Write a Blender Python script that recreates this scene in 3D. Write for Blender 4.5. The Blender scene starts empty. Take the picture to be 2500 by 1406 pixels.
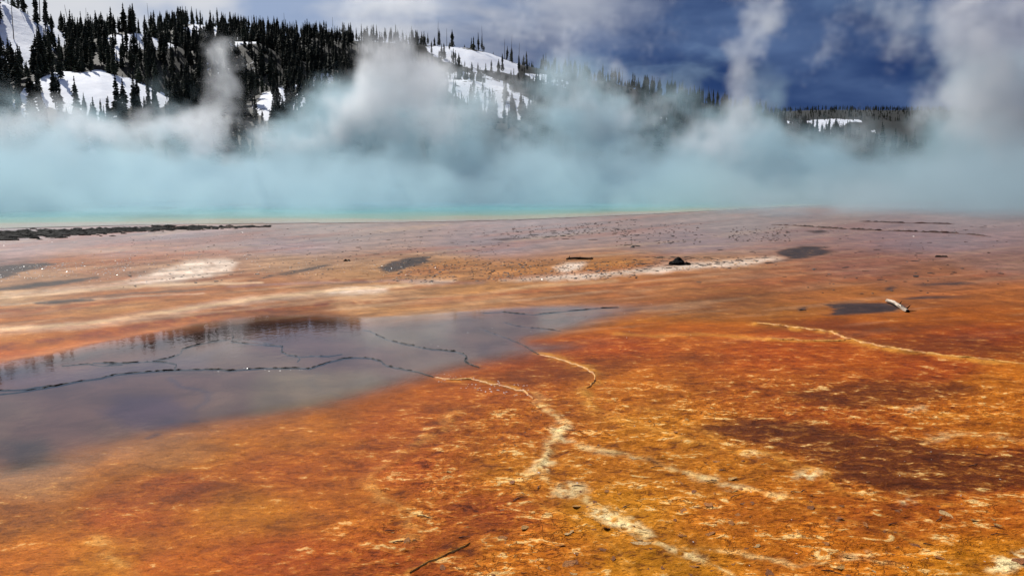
import bpy, math, random
import numpy as np
from mathutils import Vector

random.seed(7)
rng = np.random.default_rng(7)
SC = bpy.context.scene
COL = SC.collection

# ------------------------------------------------------------------ camera
F_PX = 1962.0                    # focal length measured in photo pixels (photo 2500 x 1406)
CAM_H = 2.2                      # a standing person's eye on the boardwalk
PITCH = math.atan(272.0 / F_PX)  # looking a little down
cam_data = bpy.data.cameras.new('camera')
cam = bpy.data.objects.new('camera', cam_data)
COL.objects.link(cam)
cam_data.sensor_width = 36.0
cam_data.lens = 36.0 * F_PX / 2500.0
cam_data.clip_start = 0.05
cam_data.clip_end = 8000.0
cam.location = (0, 0, CAM_H)
cam.rotation_euler = (math.pi / 2 - PITCH, 0, 0)
SC.camera = cam

# ------------------------------------------------------------------ sky, sun, exposure
SUN_AZ, SUN_EL = math.radians(-38), math.radians(47)     # ahead of the camera, to the left
sun_dir = Vector((math.sin(SUN_AZ) * math.cos(SUN_EL), math.cos(SUN_AZ) * math.cos(SUN_EL), math.sin(SUN_EL)))
sd = bpy.data.lights.new('sun', 'SUN')
sd.energy = 4.7
sd.angle = math.radians(0.6)
sd.color = (1.0, 0.955, 0.88)
sun = bpy.data.objects.new('sun', sd)
sun.rotation_euler = (-sun_dir).to_track_quat('-Z', 'Y').to_euler()
sun.location = (0, 0, 60)
COL.objects.link(sun)

SC.view_settings.view_transform = 'Standard'
SC.view_settings.look = 'None'
SC.view_settings.exposure = -0.05
SC.view_settings.gamma = 1.0
SC.view_settings.use_curve_mapping = False
SC.render.engine = 'CYCLES'
cy = SC.cycles
cy.max_bounces = 8
cy.diffuse_bounces = 2
cy.glossy_bounces = 2
cy.transmission_bounces = 2
cy.transparent_max_bounces = 8
cy.volume_bounces = 2
cy.volume_step_rate = 2.5
cy.volume_max_steps = 160
cy.use_denoising = True
cy.sample_clamp_indirect = 4.0
cy.caustics_reflective = False
cy.caustics_refractive = False


class NT:
    """Small helper round a node tree."""
    def __init__(self, tree):
        self.t = tree

    def n(self, kind, **props):
        node = self.t.nodes.new(kind)
        for k, v in props.items():
            setattr(node, k, v)
        return node

    def put(self, sock, val):
        if isinstance(val, bpy.types.NodeSocket):
            self.t.links.new(val, sock)
        elif val is not None:
            sock.default_value = val

    def math(self, op, a, b=None, c=None, clamp=False):
        node = self.n('ShaderNodeMath', operation=op, use_clamp=clamp)
        self.put(node.inputs[0], a)
        if b is not None: self.put(node.inputs[1], b)
        if c is not None: self.put(node.inputs[2], c)
        return node.outputs[0]

    def vec(self, op, a, b=None, scale=None):
        node = self.n('ShaderNodeVectorMath', operation=op)
        self.put(node.inputs[0], a)
        if b is not None: self.put(node.inputs[1], b)
        if scale is not None: self.put(node.inputs['Scale'], scale)
        return node.outputs['Value'] if op in ('DOT_PRODUCT', 'LENGTH', 'DISTANCE') else node.outputs[0]

    def noise(self, vec, scale, detail=3.0, rough=0.55, out='Fac', dist=0.0):
        node = self.n('ShaderNodeTexNoise')
        self.put(node.inputs['Vector'], vec)
        node.inputs['Scale'].default_value = scale
        node.inputs['Detail'].default_value = detail
        node.inputs['Roughness'].default_value = rough
        node.inputs['Distortion'].default_value = dist
        return node.outputs[0] if out == 'Fac' else node.outputs[1]

    def ramp(self, fac, lo, hi, a=0.0, b=1.0, smooth=True):
        node = self.n('ShaderNodeMapRange')
        node.interpolation_type = 'SMOOTHSTEP' if smooth else 'LINEAR'
        self.put(node.inputs['Value'], fac)
        for i, v in zip(('From Min', 'From Max', 'To Min', 'To Max'), (lo, hi, a, b)):
            self.put(node.inputs[i], v)
        return node.outputs[0]

    def mix(self, fac, a, b, blend='MIX'):
        node = self.n('ShaderNodeMix', data_type='RGBA', blend_type=blend)
        self.put(node.inputs[0], fac)
        for s, v in ((node.inputs[6], a), (node.inputs[7], b)):
            if isinstance(v, tuple) and len(v) == 3: v = v + (1.0,)
            self.put(s, v)
        return node.outputs[2]


def lin(rgb):
    out = []
    for c in rgb:
        c = c / 255.0
        out.append(c / 12.92 if c <= 0.04045 else ((c + 0.055) / 1.055) ** 2.4)
    return tuple(out)


world = bpy.data.worlds.new('World')
SC.world = world
world.use_nodes = True
world.node_tree.nodes.clear()
w = NT(world.node_tree)
tc = w.n('ShaderNodeTexCoord').outputs['Generated']
sky = w.n('ShaderNodeTexSky', sky_type='NISHITA')
sky.sun_disc = False
sky.sun_elevation = SUN_EL
sky.sun_rotation = SUN_AZ
sky.altitude = 2200
toward = w.vec('DOT_PRODUCT', tc, tuple(sun_dir))
sep = w.n('ShaderNodeSeparateXYZ'); w.put(sep.inputs[0], tc)
# clouds thin out and glow near the sun and are thick storm cloud away from it
stretch = w.vec('MULTIPLY', tc, (1.0, 1.0, 2.6))
n_big = w.noise(stretch, 2.6, 5, 0.55, dist=0.6)
n_mid = w.noise(stretch, 5.0, 4, 0.5, dist=0.25)
glow = w.math('ADD', toward, w.math('MULTIPLY', w.math('SUBTRACT', n_big, 0.5), 0.34))
bright = w.ramp(glow, 0.56, 0.76)
storm_dark = lin((42, 68, 120)); storm_light = lin((96, 122, 168))
storm = w.mix(w.ramp(n_mid, 0.34, 0.72), storm_dark, storm_light)
lit_cloud = w.mix(w.ramp(n_mid, 0.34, 0.58), lin((172, 192, 226)), lin((240, 243, 250)))
cloud = w.mix(bright, storm, lit_cloud)
cloud10 = w.vec('SCALE', cloud, scale=10.0)
cover = w.ramp(n_big, 0.34, 0.46, 0.72, 1.0)
skycol = w.mix(cover, sky.outputs[0], cloud10)
bg = w.n('ShaderNodeBackground')
w.put(bg.inputs[0], skycol)
bg.inputs[1].default_value = 0.08
wo = w.n('ShaderNodeOutputWorld')
world.node_tree.links.new(bg.outputs[0], wo.inputs[0])

# ------------------------------------------------------------------ measuring helpers
CP, SP = math.cos(PITCH), math.sin(PITCH)


def ray(u, v):
    """Direction through a photo pixel."""
    a, b = (u - 1250.0) / F_PX, -(v - 703.0) / F_PX
    return Vector((a, CP + b * SP, -SP + b * CP))


def ground_at(u, v):
    d = ray(u, v)
    t = CAM_H / -d.z
    return Vector((d.x * t, d.y * t, 0.0))


def at(u, v, dist):
    """The point seen at a photo pixel, at this distance along the ground."""
    d = ray(u, v)
    t = dist / math.hypot(d.x, d.y)
    return Vector((d.x * t, d.y * t, CAM_H + d.z * t))


def project(x, y, z):
    dz = z - CAM_H
    depth = y * CP - dz * SP
    up = y * SP + dz * CP
    depth = np.where(depth < 0.05, 0.05, depth)
    return 1250.0 + F_PX * x / depth, 703.0 - F_PX * up / depth


def hash2(ix, iy, seed):
    h = (ix.astype(np.int64) * 374761393 + iy.astype(np.int64) * 668265263 + seed * 1442695041) & 0x7fffffff
    h = ((h ^ (h >> 13)) * 1274126177) & 0x7fffffff
    return ((h ^ (h >> 16)) & 0xffff) / 65535.0


def vnoise(x, y, seed=0):
    ix, iy = np.floor(x), np.floor(y)
    fx, fy = x - ix, y - iy
    fx = fx * fx * (3 - 2 * fx); fy = fy * fy * (3 - 2 * fy)
    a = hash2(ix, iy, seed); b = hash2(ix + 1, iy, seed)
    c = hash2(ix, iy + 1, seed); d = hash2(ix + 1, iy + 1, seed)
    return (a + (b - a) * fx) * (1 - fy) + (c + (d - c) * fx) * fy


def fbm(x, y, octaves=4, seed=0):
    s, amp, tot = 0.0, 1.0, 0.0
    for o in range(octaves):
        s = s + amp * vnoise(x * 2 ** o + 17.3 * o, y * 2 ** o - 9.1 * o, seed + o)
        tot += amp; amp *= 0.5
    return s / tot


def sstep(a, b, x):
    t = np.clip((x - a) / (b - a), 0, 1)
    return t * t * (3 - 2 * t)


def poly_sd(U, V, pts, ky=2.5):
    """Signed distance (positive inside) to a polygon measured on the survey chart."""
    P = np.array(pts, float) * (1, ky)
    near = (U > P[:, 0].min() - 90) & (U < P[:, 0].max() + 90) & (V * ky > P[:, 1].min() - 90) & (V * ky < P[:, 1].max() + 90)
    out_ = np.full(U.shape, -1e3)
    X, Y = U[near], V[near] * ky
    best = np.full(X.shape, 1e18); inside = np.zeros(X.shape, bool)
    for i in range(len(P)):
        (x0, y0), (x1, y1) = P[i], P[(i + 1) % len(P)]
        dx, dy = x1 - x0, y1 - y0
        t = np.clip(((X - x0) * dx + (Y - y0) * dy) / (dx * dx + dy * dy + 1e-9), 0, 1)
        best = np.minimum(best, (X - x0 - t * dx) ** 2 + (Y - y0 - t * dy) ** 2)
        cond = ((y0 > Y) != (y1 > Y)) & (X < (x1 - x0) * (Y - y0) / (y1 - y0 + 1e-12) + x0)
        inside ^= cond
    d = np.sqrt(best)
    out_[near] = np.where(inside, d, -d)
    return out_


def line_d(U, V, pts, ky=2.5):
    P = np.array(pts, float) * (1, ky)
    near = (U > P[:, 0].min() - 90) & (U < P[:, 0].max() + 90) & (V * ky > P[:, 1].min() - 90) & (V * ky < P[:, 1].max() + 90)
    out_ = np.full(U.shape, 1e3)
    X, Y = U[near], V[near] * ky
    best = np.full(X.shape, 1e18)
    for i in range(len(P) - 1):
        (x0, y0), (x1, y1) = P[i], P[i + 1]
        dx, dy = x1 - x0, y1 - y0
        t = np.clip(((X - x0) * dx + (Y - y0) * dy) / (dx * dx + dy * dy + 1e-9), 0, 1)
        best = np.minimum(best, (X - x0 - t * dx) ** 2 + (Y - y0 - t * dy) ** 2)
    out_[near] = np.sqrt(best)
    return out_


# ------------------------------------------------------------------ object helpers
def mesh_obj(name, verts, faces, mat, parent=None, smooth=False):
    me = bpy.data.meshes.new(name)
    if isinstance(faces, np.ndarray):
        k = faces.shape[1]
        me.vertices.add(len(verts)); me.vertices.foreach_set('co', np.asarray(verts, np.float32).ravel())
        me.loops.add(faces.size); me.loops.foreach_set('vertex_index', faces.ravel().astype(np.int32))
        me.polygons.add(len(faces))
        me.polygons.foreach_set('loop_start', np.arange(0, faces.size, k, dtype=np.int32))
        me.update(calc_edges=True)
    else:
        me.from_pydata([tuple(p) for p in verts], [], faces)
        me.update()
    me.polygons.foreach_set('use_smooth', np.full(len(me.polygons), smooth))
    if mat: me.materials.append(mat)
    o = bpy.data.objects.new(name, me)
    COL.objects.link(o)
    if parent: o.parent = parent
    return o


def tag(o, label=None, category=None, group=None, kind=None):
    for k, v in (('label', label), ('category', category), ('group', group), ('kind', kind)):
        if v: o[k] = v
    return o


def empty(name, loc=(0, 0, 0)):
    o = bpy.data.objects.new(name, None)
    o.location = loc
    o.empty_display_size = 0.2
    COL.objects.link(o)
    return o


def material(name):
    m = bpy.data.materials.new(name)
    m.use_nodes = True
    m.node_tree.nodes.clear()
    h = NT(m.node_tree)
    out = h.n('ShaderNodeOutputMaterial')
    b = h.n('ShaderNodeBsdfPrincipled')
    m.node_tree.links.new(b.outputs[0], out.inputs[0])
    return m, h, b, out


def attr(h, name, out='Fac'):
    a = h.n('ShaderNodeAttribute', attribute_name=name)
    return a.outputs[out]


def world_pos(h):
    return h.n('ShaderNodeNewGeometry').outputs['Position']


def plain_mat(name, c0, c1, scale, rough=0.6, bump=0.0, bump_scale=None, spec=0.5, coord='Object'):
    """A procedural material: two colours mixed by noise, with relief."""
    m, h, b, out = material(name)
    co = h.n('ShaderNodeTexCoord').outputs[coord]
    f = h.ramp(h.noise(co, scale, 5, 0.6), 0.35, 0.65)
    h.put(b.inputs['Base Color'], h.mix(f, c0, c1))
    b.inputs['Roughness'].default_value = rough
    b.inputs['Specular IOR Level'].default_value = spec
    if bump:
        bn = h.n('ShaderNodeBump'); bn.inputs['Strength'].default_value = 1.0
        bn.inputs['Distance'].default_value = bump
        h.put(bn.inputs['Height'], h.noise(co, bump_scale or scale * 2, 5, 0.65))
        h.put(b.inputs['Normal'], bn.outputs[0])
    return m


# ------------------------------------------------------------------ the ground: one sheet from the camera to beyond the hills
POOL_EDGE = [(-700, 566), (-300, 562), (0, 558), (200, 553), (400, 548.5), (600, 546), (840, 544.5), (1050, 542), (1250, 537), (1450, 529),
             (1600, 522), (1750, 514), (1900, 506), (2050, 500), (2200, 495), (2400, 488), (2700, 480)]
GREY_POOL = [(-500, 985), (-250, 938), (0, 886), (130, 863), (250, 836), (400, 806), (480, 790), (560, 776), (650, 770), (780, 769), (840, 773), (900, 774),
             (1000, 769), (1150, 757), (1300, 747), (1450, 740), (1600, 738), (1690, 744), (1640, 762), (1500, 785), (1420, 806), (1300, 834),
             (1400, 838), (1440, 848), (1350, 863), (1200, 890), (1080, 918), (950, 955), (850, 985), (750, 1010), (600, 1036), (450, 1066),
             (330, 1096), (200, 1130), (100, 1152), (0, 1168), (-300, 1215), (-600, 1260)]
PUDDLE_REFLECTION = [  # puddles; the dark sky they mirror is painted in as colour
    [(-200, 655), (0, 649), (60, 644), (120, 640), (150, 644), (100, 655), (60, 667), (0, 682), (-200, 700)],
    [(-200, 715), (0, 703), (80, 690), (180, 681), (245, 674), (250, 679), (180, 692), (120, 700), (0, 711), (-200, 730)],
    [(85, 740), (150, 733), (232, 729), (225, 735), (150, 743), (100, 745)],
    [(600, 686), (680, 668), (760, 652), (800, 645), (815, 648), (770, 658), (700, 670), (630, 682)],
    [(925, 652), (945, 640), (1000, 628), (1060, 624), (1056, 636), (1010, 652), (960, 664), (938, 668)],
    [(1897, 619), (1920, 607), (1960, 600), (2028, 602), (2010, 607), (2044, 616), (2000, 624), (1930, 634), (1868, 643), (1925, 631), (1915, 625)],
    [(2010, 742), (2080, 738), (2180, 738), (2226, 744), (2196, 760), (2100, 767), (2020, 771), (2030, 756)],
    [(2190, 729), (2250, 722), (2370, 723), (2300, 727), (2230, 731)],
    [(2230, 696), (2300, 691), (2350, 687), (2384, 692), (2310, 696), (2260, 698)],
    [(2150, 704), (2185, 696), (2180, 706), (2160, 710)],
    [(1948, 752), (1965, 748), (1975, 754), (1962, 759)],
    [(1965, 563), (2005, 561), (2025, 566), (1990, 570)],
    [(1190, 586), (1250, 580), (1262, 584), (1215, 589)],
]
WHITE = [
    ([(300, 692), (400, 662), (450, 646), (530, 633), (562, 640), (545, 658), (500, 676), (430, 688), (340, 696)], 0.8),
    ([(800, 712), (850, 702), (950, 704), (945, 714), (880, 719), (810, 720)], 0.75),
    ([(1365, 652), (1385, 644), (1425, 643), (1415, 656), (1380, 666)], 0.9),
    ([(1000, 692), (1060, 684), (1110, 682), (1100, 688), (1040, 694)], 0.55),
    ([(1240, 684), (1380, 672), (1500, 663), (1600, 655), (1720, 646), (1850, 634), (1900, 627), (1910, 632), (1800, 646), (1640, 662), (1500, 675), (1350, 686)], 0.75),
    ([(1570, 662), (1640, 640), (1700, 640), (1820, 630), (1890, 628), (1800, 642), (1680, 655)], 0.5),
    ([(0, 718), (160, 706), (300, 695), (420, 690), (300, 702), (120, 716), (0, 724)], 0.35),
    ([(0, 800), (200, 784), (400, 758), (560, 733), (700, 716), (840, 706), (860, 714), (720, 728), (560, 748), (400, 774), (200, 800), (0, 818)], 0.3),
    ([(1945, 1158), (1970, 1146), (1998, 1150), (1992, 1166), (1960, 1170)], 0.95),
    ([(1290, 1150), (1305, 1128), (1330, 1110), (1340, 1126), (1325, 1150), (1300, 1160)], 0.85),
    ([(1315, 1100), (1340, 1098), (1338, 1112), (1312, 1112)], 0.6),
    ([(1340, 1050), (1375, 1030), (1392, 1040), (1375, 1068), (1400, 1075), (1365, 1080)], 0.75),
    ([(1440, 1250), (1490, 1240), (1520, 1262), (1580, 1290), (1590, 1306), (1540, 1300), (1480, 1272)], 0.95),
    ([(1360, 1195), (1400, 1180), (1425, 1200), (1395, 1215), (1360, 1212)], 0.7),
    ([(1615, 1330), (1680, 1345), (1720, 1365), (1690, 1370), (1640, 1352)], 0.7),
    ([(1425, 1088), (1460, 1092), (1490, 1108), (1460, 1106)], 0.55),
    ([(1670, 1158), (1720, 1160), (1745, 1172), (1700, 1172)], 0.6),
    ([(1760, 1180), (1800, 1184), (1825, 1192), (1775, 1194)], 0.7),
    ([(2415, 1392), (2445, 1362), (2500, 1345), (2600, 1335), (2600, 1375), (2500, 1385), (2450, 1400)], 0.95),
    ([(2055, 1352), (2100, 1345), (2130, 1352), (2080, 1362)], 0.5),
    ([(1820, 1105), (1840, 1098), (1850, 1108), (1832, 1113)], 0.7),
    ([(2195, 1222), (2215, 1216), (2228, 1224), (2210, 1230)], 0.8),
    ([(2270, 1060), (2310, 1055), (2320, 1066), (2285, 1072)], 0.5),
    ([(2230, 1000), (2260, 992), (2265, 1004)], 0.6),
]
REDBROWN = [
    ([(1846, 788), (1950, 781), (2100, 788), (2300, 799), (2270, 812), (2060, 813), (1930, 802)], 0.8),
    ([(2060, 822), (2200, 828), (2350, 828), (2500, 845), (2700, 860), (2700, 890), (2500, 879), (2300, 864), (2130, 846)], 0.7),
    ([(1640, 872), (1700, 862), (1815, 874), (1750, 885), (1660, 884)], 0.65),
    ([(1930, 965), (2000, 945), (2150, 930), (2350, 934), (2382, 955), (2330, 970), (2200, 984), (2150, 996), (2000, 986)], 0.85),
    ([(1700, 1045), (1800, 1022), (1960, 1030), (2100, 1058), (2250, 1078), (2400, 1106), (2600, 1120), (2600, 1190), (2500, 1190), (2300, 1206), (2150, 1196), (2040, 1170), (2012, 1138), (1930, 1108), (1820, 1078)], 1.0),
    ([(1175, 912), (1330, 874), (1425, 902), (1400, 928), (1285, 946)], 0.6),
    ([(1440, 880), (1540, 868), (1580, 880), (1500, 902), (1460, 908)], 0.65),
    ([(0, 832), (150, 812), (300, 786), (450, 765), (600, 750), (760, 738), (770, 748), (620, 766), (450, 790), (300, 818), (150, 842), (0, 862)], 0.5),
    ([(1050, 1396), (1080, 1345), (1160, 1330), (1190, 1360), (1120, 1400)], 0.4),
    ([(960, 980), (1080, 960), (1170, 985), (1090, 1020), (1000, 1015)], 0.35),
    ([(110, 1265), (300, 1205), (480, 1170), (520, 1195), (350, 1245), (200, 1280)], 0.4),
    ([(1690, 960), (1790, 925), (1960, 905), (2050, 912), (1900, 935), (1780, 960)], 0.35),
    ([(2180, 1240), (2300, 1255), (2420, 1285), (2300, 1275)], 0.5),
    ([(640, 766), (700, 752), (830, 750), (836, 768), (760, 766)], 0.6),
]
CONTROL = [
    (0, 575, 150, 130, 135), (400, 570, 165, 140, 142), (800, 560, 172, 150, 142), (1300, 555, 168, 148, 148), (1800, 545, 165, 145, 140), (2400, 520, 160, 138, 138),
    (0, 610, 165, 130, 132), (300, 605, 170, 125, 118), (700, 600, 166, 140, 142), (1200, 600, 165, 140, 142), (1700, 595, 168, 142, 142), (2300, 590, 155, 125, 125),
    (0, 640, 150, 125, 125), (200, 642, 178, 122, 88), (380, 625, 172, 120, 95), (450, 660, 190, 155, 132), (700, 640, 182, 145, 115), (1100, 645, 180, 128, 82), (1500, 650, 188, 128, 72), (1750, 640, 186, 140, 105), (2100, 650, 155, 106, 90), (2450, 640, 152, 116, 106),
    (100, 680, 186, 146, 116), (600, 690, 165, 108, 70), (900, 675, 188, 142, 100), (1300, 660, 186, 128, 78), (1600, 690, 190, 128, 82), (1900, 680, 165, 105, 72), (2300, 670, 158, 106, 78),
    (0, 725, 190, 152, 115), (300, 725, 165, 108, 70), (600, 720, 172, 118, 80), (900, 725, 205, 165, 128), (1200, 715, 200, 146, 95), (1500, 715, 172, 110, 70), (1800, 720, 150, 92, 48), (2100, 720, 168, 106, 60), (2450, 720, 168, 102, 58),
    (0, 770, 165, 105, 66), (300, 755, 185, 132, 85), (500, 745, 172, 112, 68), (700, 758, 150, 88, 38), (1000, 750, 190, 142, 100), (1300, 740, 178, 125, 88), (1700, 765, 150, 98, 58), (1900, 760, 155, 100, 55), (2400, 765, 160, 92, 48),
    (0, 815, 190, 130, 82), (0, 870, 190, 108, 52), (300, 826, 190, 108, 52), (1700, 805, 182, 105, 42), (2000, 805, 158, 82, 38), (2400, 820, 140, 72, 42),
    (1500, 850, 166, 88, 34), (1900, 860, 172, 92, 34), (2300, 895, 160, 84, 34), (1300, 880, 150, 80, 36),
    (1200, 950, 162, 92, 38), (1500, 960, 182, 112, 42), (1900, 950, 165, 94, 32), (2450, 930, 185, 115, 42),
    (700, 1050, 165, 104, 64), (1000, 1050, 160, 90, 34), (1300, 1050, 172, 102, 34), (1600, 1050, 186, 122, 40), (2000, 1030, 160, 88, 30), (2450, 1050, 182, 112, 40),
    (60, 1180, 155, 115, 85), (400, 1110, 170, 118, 80), (450, 1185, 158, 88, 34), (700, 1150, 165, 95, 34), (1000, 1150, 162, 88, 28), (1300, 1150, 184, 120, 42), (1700, 1150, 182, 118, 34), (2450, 1150, 150, 75, 24),
    (50, 1260, 158, 100, 62), (300, 1255, 158, 88, 32), (600, 1240, 182, 118, 52), (900, 1220, 174, 105, 38), (1200, 1250, 162, 88, 24), (1500, 1250, 195, 135, 48), (1800, 1250, 180, 110, 28), (2200, 1250, 170, 98, 22), (2450, 1250, 180, 106, 28),
    (100, 1370, 190, 116, 44), (250, 1370, 200, 132, 60), (400, 1380, 180, 104, 38), (700, 1370, 164, 88, 22), (1000, 1370, 168, 92, 24), (1300, 1370, 184, 114, 30), (1600, 1380, 200, 138, 44), (2000, 1370, 182, 112, 24), (2400, 1370, 192, 128, 48),
]
# pale or dark lines of crust and stain: (line on the chart, half width, strength, colour)
GOLD_, PALE_, STAIN_, LIP_ = (214, 146, 56), (246, 210, 140), (58, 54, 66), (196, 116, 56)
STROKES = [
    ([(1285, 957), (1330, 990), (1380, 1030), (1372, 1060), (1335, 1110), (1305, 1145), (1395, 1200), (1480, 1250), (1560, 1298), (1640, 1340), (1720, 1372), (1800, 1420)], 10.5, .72, PALE_),
    ([(1320, 866), (1430, 900), (1452, 926), (1425, 955), (1450, 1000), (1530, 1030), (1600, 1050), (1700, 1085), (1790, 1096), (1850, 1104), (1930, 1132), (2000, 1150), (2022, 1178), (2070, 1204), (2150, 1220)], 18, .6, GOLD_),
    ([(1425, 1085), (1520, 1110), (1620, 1140), (1720, 1168), (1830, 1196), (1930, 1215)], 10, .6, PALE_),
    ([(1430, 960), (1500, 985), (1620, 1010), (1700, 1040), (1760, 1075), (1850, 1104)], 10, .5, GOLD_),
    ([(1305, 1145), (1290, 1190), (1330, 1240), (1420, 1275), (1500, 1330), (1540, 1400)], 10, .5, GOLD_),
    ([(1480, 1250), (1600, 1245), (1700, 1215), (1830, 1196)], 10, .45, GOLD_),
    ([(2070, 1204), (2200, 1222), (2330, 1235), (2500, 1228)], 10, .55, GOLD_),
    ([(1930, 1215), (2050, 1260), (2180, 1300), (2300, 1350), (2420, 1390)], 10, .5, GOLD_),
    ([(1640, 1340), (1800, 1345), (1950, 1380), (2080, 1360), (2200, 1380)], 10, .5, PALE_),
    ([(2150, 995), (2250, 1000), (2380, 1020), (2500, 1015)], 10, .5, GOLD_),
    ([(2250, 1078), (2320, 1060), (2420, 1065), (2520, 1080)], 10, .45, PALE_),
    ([(1846, 790), (1930, 800), (2030, 812), (2062, 829), (2150, 849), (2300, 871), (2520, 895)], 12, .75, GOLD_),
    ([(1880, 828), (1960, 834), (2085, 833)], 9, .6, GOLD_),
    ([(1330, 866), (1380, 884), (1430, 900)], 9, .6, GOLD_),
    ([(1500, 815), (1600, 822), (1700, 815), (1800, 822), (1880, 830)], 9, .45, GOLD_),
    ([(1060, 921), (1110, 927), (1170, 922), (1240, 946), (1290, 960)], 11, .6, GOLD_),
    ([(1110, 1010), (1085, 1040), (990, 1100), (975, 1115), (900, 1170), (935, 1215), (1000, 1255), (1010, 1290), (990, 1340)], 22, .5, (206, 142, 66)),
    ([(1000, 1400), (1050, 1372), (1148, 1328)], 10, .6, GOLD_),
    ([(235, 1310), (270, 1350), (310, 1400), (340, 1450)], 26, .5, (214, 156, 78)),
    ([(0, 880), (130, 857), (250, 830), (400, 800), (480, 785), (560, 771)], 9, .6, LIP_),
    ([(-100, 772), (0, 762), (300, 737), (600, 700), (840, 682), (1000, 690)], 15, .75, (126, 64, 32)),
    ([(-100, 735), (0, 727), (250, 708), (420, 695), (640, 690)], 9, .65, (216, 184, 148)),
    ([(-100, 862), (0, 846), (150, 826), (300, 801), (450, 778), (600, 757), (800, 742)], 24, .8, (116, 46, 24)),
    ([(-100, 818), (0, 806), (200, 789), (400, 764), (640, 727), (840, 707), (1000, 699)], 9, .75, (222, 184, 140)),
    ([(850, 741), (1100, 726), (1400, 706), (1700, 690)], 13, .7, (132, 68, 32)),
    ([(900, 733), (1150, 719), (1300, 699), (1500, 688)], 9, .4, (218, 180, 134)),
    ([(560, 700), (800, 688), (1000, 686), (1180, 690)], 8, .4, (150, 124, 122)),
    ([(100, 652), (250, 640), (420, 622), (560, 612)], 12, .6, (156, 80, 36)),
    ([(1700, 700), (1900, 690), (2200, 676), (2500, 668)], 10, .4, (146, 76, 44)),
    ([(1900, 735), (2100, 728), (2300, 715), (2500, 700)], 9, .35, (196, 116, 58)),
    ([(415, 920), (440, 940), (490, 950), (512, 955), (497, 975), (475, 992)], 8, .45, STAIN_),
    ([(735, 905), (772, 910), (758, 925), (780, 945), (830, 962)], 12, .5, STAIN_),
    ([(380, 1038), (400, 1025), (460, 1025)], 10, .6, STAIN_),
    ([(380, 1058), (360, 1068)], 8, .6, STAIN_),
    ([(1180, 765), (1250, 758), (1400, 752), (1500, 750)], 8, .5, STAIN_),
    ([(500, 706), (330, 719), (200, 729)], 6, .55, (96, 84, 78)),
    ([(0, 745), (120, 738), (300, 728), (500, 716)], 5, .4, (206, 186, 160)),
]
BED_AND_REFLECTION = [([(-200, 930), (0, 888), (250, 838), (400, 808), (560, 778), (780, 770), (860, 776), (840, 792), (620, 808), (480, 836), (300, 868), (0, 935), (-200, 975)], .85, (34, 32, 36)),  # dark pine reflection painted into the pool bed; the rest are ground tones
          ([(0, 1075), (90, 1060), (150, 1090), (140, 1130), (0, 1165)], .7, (48, 46, 42)), ([(300, 960), (430, 960), (470, 1000), (440, 1045), (300, 1040), (230, 1000)], .7, (70, 54, 66)),
          ([(640, 900), (900, 900), (950, 930), (760, 1000), (600, 1010)], .65, (112, 96, 70)), ([(0, 900), (300, 880), (560, 840), (500, 895), (0, 955)], .4, (84, 82, 98)),
          ([(1000, 780), (1300, 765), (1600, 750), (1500, 780), (1200, 850)], .45, (112, 92, 74)), ([(1560, 760), (1700, 700), (1900, 700), (1900, 765), (1700, 772)], .5, (118, 76, 44)), ([(820, 810), (1100, 790), (1120, 850), (900, 840)], .5, (104, 96, 78))]
RELIEF = []   # (polyline on the chart, height, width) of low swells
for i_, hgt_ in ((0, .010), (1, .010), (11, .016), (12, .010), (16, .008)):
    RELIEF.append((STROKES[i_][0], hgt_, STROKES[i_][1] * .8))


ALBEDO = 0.72


def near_pool_d(x, y):
    """Metres inside the hot spring from its near shore (negative on land)."""
    E = np.array([tuple(ground_at(*p))[:2] for p in POOL_EDGE])
    r = np.hypot(x, y); th = np.arctan2(x, y)
    et, er = np.arctan2(E[:, 0], E[:, 1]), np.hypot(E[:, 0], E[:, 1])
    shore = np.interp(th, et, er)
    return np.where(np.abs(th) < 1.2, np.minimum(r - shore, 128.0 - r), -30.0)


def chart_noise(U, V, su, sv, seed, octaves=4):
    return fbm(U / su, V / sv, octaves, seed) - 0.5


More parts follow.
